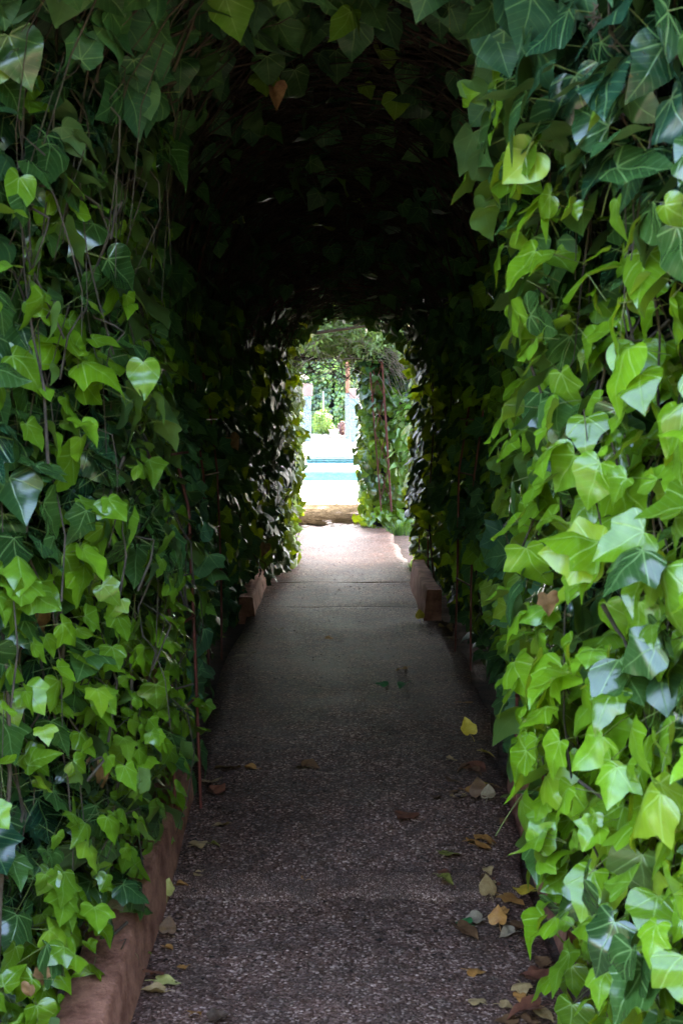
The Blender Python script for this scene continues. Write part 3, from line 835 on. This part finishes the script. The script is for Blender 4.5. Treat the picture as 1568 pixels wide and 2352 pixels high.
# jasmine mass over the second arch
jm = empty("jasmine", (.2, YA, 2.3)); tag(jm, "feathery pale green creeper piled over the second arch, with bare twigs inside", "creeper")
for c, r_, n_ in (((-.75, 16.7, 2.25), (.5, .8, .30), 2000), ((-.1, 16.5, 2.48), (.55, .75, .30), 3200), ((.40, 16.4, 2.48), (.5, .75, .34), 3200), ((.85, 16.5, 2.25), (.35, .7, .28), 1600),
                  ((-.3, 16.9, 3.0), (.8, .9, .5), 3600), ((.7, 16.9, 3.05), (.7, .9, .55), 3600), ((.2, 17.2, 3.6), (.9, .9, .4), 3000)):
    crown(jm, "foliage", M["jasmine"], c, r_, int(n_ * 1.7), .06, .8, lob=0, hang=.5, rows=[0, 2, 4, 6, 9], shell_=.15, narrow=.36, rnd=1.0)
tb = Tubes()
for k in range(240):
    p0 = np.array([random.uniform(-.9, .75), random.uniform(15.9, 17.4), random.uniform(1.98, 2.35)])
    d = unit(rng.normal(size=(1, 3)) * np.array([1, .6, .45]))[0]
    Lh = random.uniform(.2, .8); u = np.linspace(0, 1, 5)[:, None]
    tb.add(p0 + d * Lh * u + np.array([0, 0, -.25]) * (u * Lh) ** 2 + rng.normal(0, .015, (5, 3)), random.uniform(.003, .007), .0015, 4)
tb.build("twig_tangle", M["twig"], jm)
tb = Tubes()
for k in range(150):
    p0 = np.array([random.uniform(.5, .85), random.uniform(15.75, 16.3), random.uniform(2.0, 2.35)])
    d = np.array([random.uniform(.1, 1), random.uniform(-.6, .1), random.uniform(-.9, .1)]); d /= np.linalg.norm(d)
    Lh = random.uniform(.15, .5); u = np.linspace(0, 1, 5)[:, None]
    tb.add(p0 + d * Lh * u + np.array([0, 0, -.35]) * (u * Lh) ** 2, random.uniform(.0022, .0045), .0012, 4)
tb.build("dry_stems", M["drytwig"], jm)
tb = Tubes()
for k in range(260):
    p0 = np.array([random.uniform(-.9, .95), random.uniform(15.6, 16.3), random.uniform(2.15, 2.75)])
    d = unit(np.array([[random.gauss(0, 1), random.uniform(-.5, .3), random.gauss(-.1, .6)]]))[0]
    Lh = random.uniform(.15, .55); u = np.linspace(0, 1, 5)[:, None]
    tb.add(p0 + d * Lh * u + np.array([0, 0, -.3]) * (u * Lh) ** 2 + rng.normal(0, .008, (5, 3)), random.uniform(.002, .004), .001, 4)
tb.build("dry_stems", M["drytwig"], jm)
# solid dark core added inside to keep the underside of its roof dark
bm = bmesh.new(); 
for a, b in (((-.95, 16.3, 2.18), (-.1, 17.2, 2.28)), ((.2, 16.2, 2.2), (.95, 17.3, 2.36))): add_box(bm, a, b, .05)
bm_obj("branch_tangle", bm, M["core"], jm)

# lattice post on the near inner corner of the right pier
lt = empty("trellis_arch", (.49, 15.97, .28)); tag(lt, "red lattice post with crossed wires on the second arch's right pier", "trellis", "red metal arches along the path")
la, lb = pix(848, 832, 15.93), pix(873, 1150, 15.93)
ra, rb = pix(877, 832, 15.9), pix(897, 1150, 15.9)
for (a, b, r_) in ((la, lb, .008), (ra, rb, .0115)):
    b = b + (b - a) * .08
    tb_ = Tubes(); tb_.add([a, (a + b) / 2, b], r_, r_, 8); tb_.build("rail", M["red_metal"], lt)
for i in range(4):
    f0, f1 = i / 4, (i + 1) / 4
    for (p, q) in ((la.lerp(lb, f0), ra.lerp(rb, f1)), (ra.lerp(rb, f0), la.lerp(lb, f1))):
        tb_ = Tubes(); tb_.add([p, (p + q) / 2, q], .0045, .0045, 6); tb_.build("brace", M["red_metal"], lt)
tb_ = Tubes(); tb_.add([la, ra], .006, .006, 6); tb_.build("rung", M["red_metal"], lt)

# citrus-like shrub and grass beside the right pier
sh = empty("garden_shrub", (.95, 15.2, .28)); tag(sh, "young shrub with pointed pale green leaves at the right of the lattice post", "shrub")
crown(sh, "foliage", M["citrus"], (.92, 15.3, 1.35), (.26, .3, .62), 420, .12, .6, lob=0, hang=.1, rows=[0, 3, 5, 7, 9], shell_=.1, narrow=.6)
tb = Tubes()
for k in range(5): tb.add([(.93, 15.3, .25), (.93 + random.uniform(-.08, .08), 15.3, .9), (.93 + random.uniform(-.2, .2), 15.3 + random.uniform(-.2, .2), 1.7)], .008, .003, 6)
tb.build("stem", M["bark"], sh)

def tuft(loc, n, h, label):
    t = empty("grass_tuft", loc); tag(t, label, "grass")
    V, F, T, A = [], [], [], []
    for k in range(n):
        a = random.uniform(0, 6.28); sp = random.uniform(0, .09); hh = h * random.uniform(.5, 1.1); ln = random.uniform(.1, .9) * hh * .7
        b = np.array(loc) + [math.cos(a) * sp * 1.6, math.sin(a) * sp, -.03]; dr = np.array([math.cos(a), math.sin(a), 0]); w = np.array([-math.sin(a), math.cos(a), 0]) * .003
        i0 = len(V)
        for u in (0, .4, .75, 1):
            c = b + dr * ln * u * u + UP * hh * (u - .25 * u * u); ww = w * (1 - u * .9)
            V += [c - ww, c + ww]
        F += [(i0 + 2 * q, i0 + 2 * q + 1, i0 + 2 * q + 3, i0 + 2 * q + 2) for q in range(3)]
        g = random.random(); T += [g] * 8; A += [random.random()] * 8
    mesh_obj("grass_blades", np.array(V), [F], M["grass"], t, attrs={"tone": T, "age": A}, uv=np.zeros((len(V), 2)))
tuft((.74, 15.6, .26), 260, .22, "clump of fine green grass at the foot of the second arch's right pier")
tuft((.70, 12.2, .26), 60, .12, "few thin grass blades on the path's right edge just beyond the kerb block")

# straw and needle litter over the path under the second arch: a thin ragged mat with loose straws on it
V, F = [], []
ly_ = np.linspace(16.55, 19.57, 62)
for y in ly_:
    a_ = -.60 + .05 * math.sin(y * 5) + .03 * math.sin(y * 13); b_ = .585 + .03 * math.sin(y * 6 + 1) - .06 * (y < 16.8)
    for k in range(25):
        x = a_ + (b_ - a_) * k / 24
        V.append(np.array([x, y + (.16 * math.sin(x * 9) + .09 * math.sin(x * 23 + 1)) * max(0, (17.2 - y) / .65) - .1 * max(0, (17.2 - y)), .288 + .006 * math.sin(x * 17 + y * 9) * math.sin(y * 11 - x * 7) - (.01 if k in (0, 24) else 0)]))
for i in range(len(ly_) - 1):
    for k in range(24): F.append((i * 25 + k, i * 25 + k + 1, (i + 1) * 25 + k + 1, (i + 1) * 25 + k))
for k in range(7500):
    y = 15.7 + 4.0 * random.random() ** .7; x = random.uniform(-.62, .66)
    if noise3(np.array([[x * 1.2, y * 2.2, 0]]), 1.6, 4)[0] < random.uniform(-1.1, .6): continue
    a = random.gauss(0, .7); l_ = random.uniform(.02, .09); w = random.uniform(.002, .006)
    c = np.array([x, y, .292 + random.uniform(.002, .012)]); d = np.array([math.cos(a), math.sin(a), random.uniform(-.12, .12)]) * l_ / 2; e = np.array([-math.sin(a), math.cos(a), .6]) * w / 2
    i0 = len(V); V += [c - d - e, c + d - e * .4, c + d + e * .4, c - d + e]; F.append((i0, i0 + 1, i0 + 2, i0 + 3))
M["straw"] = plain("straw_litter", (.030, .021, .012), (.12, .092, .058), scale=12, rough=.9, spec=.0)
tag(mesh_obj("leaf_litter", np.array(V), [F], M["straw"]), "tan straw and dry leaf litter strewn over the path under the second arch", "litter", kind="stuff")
# crumbs and grit on the near path
V, F = [], []
for k in range(3800):
    y = 4 + 11 * random.random(); x = random.uniform(-.52, .66) if random.random() < .6 else random.choice((random.uniform(-.54, -.42), random.uniform(.4, .68)))
    if noise3(np.array([[x * 2, y * 3.0, 0]]), 1.0, 2)[0] < .0 and random.random() < .85: continue
    z = pz(y) + .006; s_ = random.uniform(.003, .012); a = random.uniform(0, 6.28)
    c = np.array([x, y, z]); i0 = len(V)
    V += [c + [math.cos(a + q * 2.1) * s_ * random.uniform(.5, 1.4), math.sin(a + q * 2.1) * s_, random.uniform(0, .006)] for q in range(3)]
    F.append((i0, i0 + 1, i0 + 2))
M["crumb"] = plain("dark_crumbs", (.015, .01, .008), (.05, .03, .02), scale=20, rough=.8)
tag(mesh_obj("leaf_crumbs", np.array(V), [F], M["crumb"]), "dark crumbs of rotted leaves scattered over the wet path", "litter", kind="stuff")

# ------------------------------------------------------------------ fallen leaves
LC = {"yellow": ((.45, .30, .02), (.62, .45, .05)), "pale yellow": ((.42, .38, .10), (.55, .50, .18)), "tan": ((.28, .17, .07), (.44, .30, .14)),
      "brown": ((.10, .045, .02), (.18, .09, .04)), "red-brown": ((.11, .035, .02), (.20, .07, .035)), "orange": ((.32, .13, .03), (.45, .22, .06)),
      "olive": ((.13, .12, .02), (.22, .20, .04)), "green": ((.02, .10, .03), (.05, .20, .05)), "pale": ((.24, .17, .11), (.36, .28, .19)), "dark": ((.04, .02, .01), (.09, .05, .03))}
LC = {k: tuple(tuple(min(.8, c * 1.1) for c in q) for q in v) for k, v in LC.items()}
LM = {k: dead_leaf_mat(k.replace(" ", "_").replace("-", "_") + "_dead_leaf", *v) for k, v in LC.items()}
FALLEN = [  # px, py, size m, colour, where
    (385, 2262, .075, "pale yellow", "with round edge on the path by the left kerb"),
    (352, 2253, .070, "red-brown", "curled against the foot of the left kerb, behind the pale yellow leaf"),
    (352, 2284, .070, "tan", "between the left kerb and the round pale yellow leaf"),
    (418, 2226, .035, "orange", "small, just above the round pale yellow leaf"),
    (388, 2158, .055, "brown", "curled and upright in the angle of path and left kerb"),
    (387, 2182, .035, "orange", "small, under the curled brown leaf by the left kerb"),
    (458, 1943, .070, "tan", "folded, a hand's width out from the left kerb above the step"),
    (496, 1949, .035, "olive", "small, just right of the folded tan leaf above the step"),
    (421, 2040, .045, "orange", "lying on the step beside the left kerb"),
    (456, 2014, .055, "tan", "flat, on the edge of the step near the left kerb"),
    (388, 2070, .060, "pale yellow", "leaning up against the left kerb at the step"),
    (515, 1898, .070, "tan", "thin and flat, in the middle left of the dark path"),
    (525, 1772, .105, "brown", "large and curled, beside the left red post"),
    (487, 1806, .095, "tan", "broad, at the foot of the left red post"),
    (492, 1826, .080, "red-brown", "tucked under the broad tan leaf by the left red post"),
    (450, 2344, .055, "orange", "at the bottom edge of the path, left side"),
    (503, 2346, .060, "dark", "at the bottom edge of the path, right of an orange leaf"),
    (1073, 1702, .085, "yellow", "large and bright, standing on edge at the right of the path"),
    (1040, 1751, .055, "tan", "slim, below the large bright yellow leaf"),
    (1121, 1743, .060, "yellow", "half hidden under the right ivy below the bright yellow leaf"),
    (1092, 1770, .110, "red-brown", "long, in a dark patch near the right ivy"),
    (711, 1766, .090, "brown", "long thin leaf lying across the middle of the dark path"),
    (575, 1772, .060, "orange", "flat, right of the large curled brown leaf"),
    (1127, 1811, .060, "yellow", "small, right at the edge of the near right ivy"),
    (1052, 1834, .065, "tan", "pointing left, among the heap of leaves at the right edge"),
    (1072, 1822, .055, "orange", "topmost in the heap of leaves at the right edge"),
    (1100, 1846, .080, "brown", "upright, in the heap of leaves at the right edge"),
    (1121, 1852, .060, "pale", "upright, right end of the heap of leaves at the right edge"),
    (928, 1879, .105, "red-brown", "lone, lying in the middle right of the dark path"),
    (1108, 1951, .060, "orange", "flat, under the right ivy above the step"),
    (1024, 1969, .075, "olive", "flat, a little above the step"),
    (700, 2024, .035, "orange", "small, lone, on the middle of the step"),
    (1025, 2035, .060, "olive", "curled, on the right half of the step"),
    (1199, 2048, .085, "yellow", "tall, pressed against the right ivy at the step"),
    (1119, 2070, .070, "tan", "upright and twisted, on the step right of centre"),
    (1176, 2082, .090, "orange", "flat, at the right end of the step"),
    (1151, 2103, .055, "orange", "small bright one just below the step"),
    (1086, 2119, .070, "pale", "crumpled, just below the step"),
    (1060, 2128, .060, "green", "fresh dark, just below the step"),
    (1070, 2154, .095, "brown", "long flat, below the fresh green leaf"),
    (1143, 2138, .060, "orange", "standing, between crumpled leaves below the step"),
    (1167, 2151, .070, "pale", "torn whitish, below the step near the right ivy"),
    (1203, 2138, .090, "brown", "broad dull, under the right ivy below the step"),
    (1094, 2240, .055, "orange", "small rounded, lone on the lower right of the path"),
    (1228, 2258, .110, "red-brown", "large, at the foot of the lowest right ivy"),
    (1199, 2285, .055, "tan", "with a long stalk on the lower right of the path"),
    (1204, 2347, .100, "red-brown", "cut by the bottom edge of the view, lower right"),
    (755, 1468, .060, "orange", "lone, in the middle of the path before the shadow begins"),
    (880, 1576, .075, "green", "dark wilted, left one of two on the middle of the path"),
    (925, 1580, .085, "green", "dark wilted, right one of two on the middle of the path"),
    (921, 1543, .065, "orange", "flat, just above the two wilted green leaves"),
    (1070, 1618, .070, "orange", "flat, near the right edge of the path below the bare red post"),
    (1026, 1450, .100, "tan", "large, in the corner beside the kerb block's end"),
    (1034, 1472, .085, "pale", "curled, on the path's crumbling right edge below the kerb block"),
    (964, 1430, .070, "yellow", "leaning on the blunt end of the kerb block"),
    (565, 1513, .120, "pale", "long, curled like a feather at the path's left edge"),
    (640, 1450, .060, "pale", "thin, beyond the feather-like leaf on the left"),
]
def depth_on_path(px, py):
    lo, hi = 2.5, 25.0
    for _ in range(50):
        m = (lo + hi) / 2
        p = pix(px, py, m)
        if p.z > pz(m): lo = m
        else: hi = m
    return (lo + hi) / 2
def fallen_leaf(loc, size, colour, label, on_edge=False, group="fallen leaves on the path"):
    lv = Leaves()
    o_rows = None
    lv.add(np.array([[0, -.45 * size, 0.0]]), np.array([[0, 0, 1.0]]), np.array([[0, 1.0, 0]]), np.array([size]), np.array([.5]), np.array([random.choice((0, 0, .5, 1))]),
           cols=5, fold=(.05, .7), curl=(-.22, .4))
    V, F, U, T, A, _ = lv.parts[0]
    st = np.array([[0, -.45 * size, 0], [.1 * size, -.75 * size, .05 * size], [.12 * size, -1.0 * size, .02 * size]])
    tb = Tubes(); tb.add(st, .0011, .0008, 4)
    V2 = np.concatenate([V] + tb.v); F2 = np.concatenate([F] + [f + len(V) for f in tb.f])
    e = Euler((random.uniform(-.2, .2), random.uniform(-.2, .2), random.uniform(0, 6.28)))
    if on_edge: e = Euler((random.uniform(.9, 1.3), random.uniform(-.3, .3), random.uniform(-.5, .5) + (math.pi if random.random() < .5 else 0)))
    Rm = np.array(e.to_matrix())
    V2 = V2 @ Rm.T
    V2[:, 2] -= V2[:, 2].min()
    o = mesh_obj("fallen_leaf", V2, [F2], LM[colour], smooth=True, attrs={"tone": np.full(len(V2), .5), "age": np.full(len(V2), .5)})
    o.location = loc
    tag(o, label, "leaf", group)
    return o
for (px, py, sz, colr, where) in FALLEN:
    d = depth_on_path(px, py)
    p = pix(px, py, d)
    fallen_leaf((p.x, p.y, pz(p.y) + .004), sz * .86, colr, f"{colr} fallen leaf, {where}", on_edge=("standing" in where or "upright" in where or "leaning" in where))
for k in range(30):
    y = random.uniform(3.75, 5.6); x = edge_r(y) - abs(random.gauss(0, .13)) - .03
    fallen_leaf((x, y, pz(y) + .004), random.uniform(.03, .055), random.choice(("brown", "brown", "tan", "red-brown", "orange")), "small crumpled leaf in the brown litter along the right edge of the near path", group="crumpled litter leaves at the path's right edge")
p = pix(270, 2088, 4.0)
fallen_leaf((-.66, 4.05, .212), .09, "pale", "dry whitish leaf lying on top of the long red kerb under the ivy", group="fallen leaves on the path")

# ------------------------------------------------------------------ pool and deck
def slab(name, lo, hi, mat, **kw):
    bm = bmesh.new(); add_box(bm, lo, hi, .004); o = bm_obj(name, bm, mat); return tag(o, kind="structure", **kw)
slab("pool_deck", (-14, 19.6, DECK_Z - .06), (14, POOL_Y0, DECK_Z), M["deck"])
slab("pool_deck", (-14, POOL_Y1, DECK_Z - .06), (14, 55.4, DECK_Z), M["deck"])
slab("pool_deck", (-14, POOL_Y0, DECK_Z - .06), (POOL_X0, POOL_Y1, DECK_Z), M["deck"])
slab("pool_deck", (POOL_X1, POOL_Y0, DECK_Z - .06), (14, POOL_Y1, DECK_Z), M["deck"])
pool = empty("swimming_pool", (0, 31.6, -1.2)); tag(pool, "swimming pool of pale turquoise water beyond the arches, with a dark tiled far edge", "pool")
bm = bmesh.new()
WZ = DECK_Z - .15
def quad(bm, pts): bm.faces.new([bm.verts.new(p) for p in pts])
quad(bm, [(POOL_X0, POOL_Y0, -1.1), (POOL_X1, POOL_Y0, -1.1), (POOL_X1, POOL_Y1, -1.1), (POOL_X0, POOL_Y1, -1.1)])
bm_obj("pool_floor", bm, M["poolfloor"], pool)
bm = bmesh.new(); add_box(bm, (POOL_X0 + .01, 33.5, WZ - .09), (POOL_X1 - .01, POOL_Y1 - .01, WZ - .03), .01); bm_obj("reflection_shelf", bm, M["deck"], pool)  # added shelf; its white stands in for bright sky reflected on the water
bm = bmesh.new(); add_box(bm, (POOL_X0 + .01, 33.53, -1.08), (POOL_X1 - .01, POOL_Y1 - .01, WZ - .093), .01); bm_obj("reflection_shelf_face", bm, M["poolfloor"], pool)
bm = bmesh.new()
zt = DECK_Z - .062
quad(bm, [(POOL_X0, POOL_Y1, -1.1), (POOL_X1, POOL_Y1, -1.1), (POOL_X1, POOL_Y1, zt), (POOL_X0, POOL_Y1, zt)])
quad(bm, [(POOL_X0, POOL_Y0, -1.1), (POOL_X0, POOL_Y0, zt), (POOL_X1, POOL_Y0, zt), (POOL_X1, POOL_Y0, -1.1)])
quad(bm, [(POOL_X0, POOL_Y0, -1.1), (POOL_X0, POOL_Y1, -1.1), (POOL_X0, POOL_Y1, zt), (POOL_X0, POOL_Y0, zt)])
quad(bm, [(POOL_X1, POOL_Y0, -1.1), (POOL_X1, POOL_Y0, zt), (POOL_X1, POOL_Y1, zt), (POOL_X1, POOL_Y1, -1.1)])
bm_obj("pool_wall", bm, M["pooltile"], pool)
bm = bmesh.new(); add_box(bm, (POOL_X0 - .1, POOL_Y1 - .14, DECK_Z + .003), (POOL_X1 + .1, POOL_Y1 + .2, DECK_Z + .05), .01); bm_obj("coping", bm, M["deck"], pool)
bm = bmesh.new(); quad(bm, [(POOL_X0, POOL_Y0, WZ), (POOL_X1, POOL_Y0, WZ), (POOL_X1, POOL_Y1, WZ), (POOL_X0, POOL_Y1, WZ)])
bm_obj("water_surface", bm, M["water"], pool)

# ------------------------------------------------------------------ pergola columns beyond the pool
def column(x0, x1, y, dep, z1, mat, label, cap=None, post=None):
    cx = (x0 + x1) / 2
    t = empty("tiled_column", (cx, y, DECK_Z)); tag(t, label, "column", "tiled columns beyond the pool")
    bm = bmesh.new(); add_box(bm, (x0, y, DECK_Z), (x1, y + dep, z1), .015); bm_obj("tiled_shaft", bm, mat, t)
    if cap:
        bm = bmesh.new(); add_box(bm, (x0 - .03, y - .06, z1 + .002), (x1 + .05, y + dep + .1, z1 + cap), .02); bm_obj("capital", bm, M["plaster"], t)
    if post:
        bm = bmesh.new(); add_box(bm, (cx - .09, y + .04, z1 + .002), (cx + .07, y + .2, z1 + post), .01); bm_obj("timber_post", bm, M["wood"], t)
    return t
column(-1.02, -.72, 51.6, .3, 1.94, M["mosaic"], "pale blue mosaic column with pink capital, standing free left of the far planting", cap=.45)
column(-1.36, -1.16, 56.4, .3, 2.0, M["mosaic"], "pale blue mosaic column furthest left, half hidden by the tunnel's ivy edge")
column(.54, .75, 54.6, .28, 2.05, M["mosaic_shaded"], "shaded grey-green mosaic column carrying a brown timber post", post=1.3)
column(.69, .99, 50.8, .3, 1.85, M["mosaic"], "bright blue speckled mosaic column beside the shaded grey-green one", cap=.35)
slab("far_step", (-3.5, 55.4, DECK_Z - .1), (3.5, 55.75, DECK_Z + .10), M["brick"])
slab("far_path", (-3.5, 55.75, DECK_Z - .1), (3.5, 60.3, DECK_Z + .095), M["farpath"])

# far planting
fh = empty("ivy_hedge", (0, 62, .3)); tag(fh, "tall ivy hedge closing the view behind the tiled columns", "hedge")
fp_n = 9000
fx = rng.uniform(-3.2, 3.2, fp_n); fz = rng.uniform(.3, 4.4, fp_n); fy = 61.3 + rng.uniform(-.25, .3, fp_n)
fpp = np.stack([fx, fy, fz], 1); fpp[:, 1] += .25 * noise3(fpp, 1.1, 2)
gap = np.abs(fx - .05 * np.sin(fz * 3) - .08) < .1
fpp = fpp[~(gap & (rng.uniform(size=fp_n) < .8))]; k_ = len(fpp)
lv = Leaves(); lv.add(fpp, np.array([0, -1, .5]) + rng.normal(0, .45, (k_, 3)), -UP + rng.normal(0, .4, (k_, 3)), rng.uniform(.09, .16, k_), np.clip(.35 + .3 * noise3(fpp, 2, 3) + rng.normal(0, .12, k_), 0, 1), np.clip(rng.normal(.3, .25, k_), 0, 1), cols=3)
lv.build("foliage", [M["ivy"]], fh)
box_core("branch_tangle", M["core"], fh, (-3.2, 61.6, .1), (3.2, 62.5, 4.2), .1)

pole = empty("garden_pole", (-.32, 60.5, .3)); tag(pole, "slim white pole rising behind the feathery bush", "pole")
tb = Tubes(); tb.add([(-.30, 60.5, .3), (-.31, 60.5, 1.2), (-.33, 60.5, 2.1)], .028, .026, 8); tb.build("shaft", M["white"], pole)
tb = Tubes(); tb.add([(-.33, 60.5, 2.1), (-.33, 60.5, 2.16)], .034, .03, 8); tb.build("end_cap", M["white"], pole)
b1 = empty("feathery_bush", (-.33, 58.3, .37)); tag(b1, "rounded feathery yellow-green bush between the far columns", "bush")
for c_, r_, n_ in (((-.42, 58.3, .72), (.36, .35, .36), 900), ((-.22, 58.2, .95), (.3, .3, .36), 800), ((-.5, 58.3, 1.08), (.2, .25, .28), 420), ((-.05, 58.4, .62), (.22, .25, .26), 420), ((-.28, 58.3, 1.28), (.12, .15, .2), 160)):
    crown(b1, "foliage", M["treeleaf"], c_, r_, n_, .085, .55, hang=-.3, rows=[0, 3, 6, 9], shell_=.1, narrow=.4)
tb = Tubes()
for k in range(7): tb.add([(-.36, 58.3, .3), (-.36 + random.uniform(-.25, .25), 58.3 + random.uniform(-.2, .2), 1.0)], .012, .004, 5)
tb.build("stem", M["bark"], b1)
b2 = empty("purple_bush", (.45, 57.6, .37)); tag(b2, "small dark purplish bush by the shaded column", "bush")
crown(b2, "foliage", M["redleaf"], (.46, 57.6, .66), (.18, .2, .34), 700, .05, .4, hang=-.2, rows=[0, 3, 6, 9], shell_=.3)
tb = Tubes()
for k in range(5): tb.add([(.46, 57.6, .3), (.46 + random.uniform(-.1, .1), 57.6, .7)], .008, .003, 5)
tb.build("stem", M["bark"], b2)
sw = empty("low_stone_wall", (.1, 57.4, .37)); tag(sw, "short pale stone wall end between the two far bushes", "wall")
bm = bmesh.new(); add_box(bm, (-.06, 57.4, .2), (.30, 59.5, .56), .02); bm_obj("wall_body", bm, M["stone"], sw)
bm = bmesh.new(); add_box(bm, (-.09, 57.37, .562), (.33, 59.5, .60), .01); bm_obj("coping", bm, M["stone"], sw)

def tree(loc, h, cr, label, seed):
    t = empty("garden_tree", loc); tag(t, label, "tree", "trees behind the far hedge")
    rs = random.Random(seed)
    x, y, z = loc
    tb = Tubes()
    tb.add([(x, y, z - .1), (x + rs.uniform(-.2, .2), y, z + h * .3), (x + rs.uniform(-.3, .3), y, z + h * .62)], .18, .08, 9)
    tb.build("trunk", M["bark"], t)
    tb = Tubes()
    for k in range(7):
        a = rs.uniform(0, 6.28); b0 = np.array([x, y, z + h * rs.uniform(.25, .55)])
        tb.add([b0, b0 + [math.cos(a) * cr * .35, math.sin(a) * cr * .35, h * .12], b0 + [math.cos(a) * cr * .75, math.sin(a) * cr * .75, h * .2]], .06, .02, 6)
    tb.build("limb", M["bark"], t)
    lv = Leaves()
    for k in range(9):
        c = np.array([x + rs.uniform(-.6, .6) * cr, y + rs.uniform(-.6, .6) * cr, z + h * rs.uniform(.35, .95)])
        n_ = 650; d = unit(rng.normal(size=(n_, 3))); r_ = cr * rs.uniform(.4, .65)
        p_ = c + d * (r_ * rng.uniform(.35, 1, n_) ** .5)[:, None] * np.array([1, 1, .7])
        lv.add(p_, d + UP * .5 + rng.normal(0, .5, (n_, 3)), -UP * .5 + rng.normal(0, .6, (n_, 3)), rng.uniform(.12, .24, n_), np.clip(.55 + .3 * noise3(p_, 1.2, seed) + rng.normal(0, .15, n_), 0, 1), np.zeros(n_), cols=3, rows=[0, 3, 6, 9])
    lv.build("crown", [M["treeleaf"]], t)
tree((-1.6, 65.5, .2), 6.5, 2.0, "yellow-green tree crown rising over the hedge at the left of the far view", 1)
tree((1.5, 66.5, .2), 7.5, 2.2, "yellow-green tree crown rising over the hedge at the right of the far view", 2)
tree((.1, 70.0, .2), 9.0, 2.4, "tallest sunlit tree standing behind the middle of the far hedge", 3)

def added_shade_tree(loc, cen, rad, n, label):
    t = empty("garden_tree", loc); tag(t, label, "tree")
    c = np.array(cen); b = np.array(loc)
    tb = Tubes(); tb.add([b - [0, 0, .1], b + (c - b) * .35 + [.1, 0, 0], b + (c - b) * .75], .11, .06, 9); tb.build("trunk", M["bark"], t)
    for k in range(6):
        d = unit(rng.normal(size=(1, 3)) * np.array([1, 1, .5]))[0]; s0 = b + (c - b) * random.uniform(.45, .75)
        tb = Tubes(); tb.add([s0, s0 + d * .5 + [0, 0, .2], s0 + d * np.array(rad) * .8 + [0, 0, .45]], .04, .012, 6); tb.build("limb", M["bark"], t)
    lv = Leaves()
    for k in range(14):
        cc = c + rng.uniform(-.6, .6, 3) * np.array(rad); m = n // 14
        d = unit(rng.normal(size=(m, 3))); p_ = cc + d * (np.array(rad) * random.uniform(.4, .6)) * (rng.uniform(.2, 1, m) ** .5)[:, None]
        lv.add(p_, d + UP * .6 + rng.normal(0, .5, (m, 3)), -UP * .6 + rng.normal(0, .6, (m, 3)), rng.uniform(.08, .14, m), np.clip(.6 + .3 * noise3(p_, 1.5, k) + rng.normal(0, .12, m), 0, 1), np.zeros(m), cols=3, rows=[0, 3, 6, 9], narrow=.7)
    lv.build("crown", [M["treeleaf"]], t)
added_shade_tree((2.9, 17.8, .28), (1.3, 17.7, 4.4), (2.1, 3.6, 1.0), 32000, "backlit yellow-green tree leaning over the second arch from the right, added for its shade")  # added to block sun from the gap; crown mostly above the view
added_shade_tree((-2.6, 15.2, .28), (-.2, 14.4, 4.3), (2.7, 1.9, .8), 30000, "unseen tree added to shade the gap between tunnel and second arch from the left")  # added out of view to block sky and sun over the gap
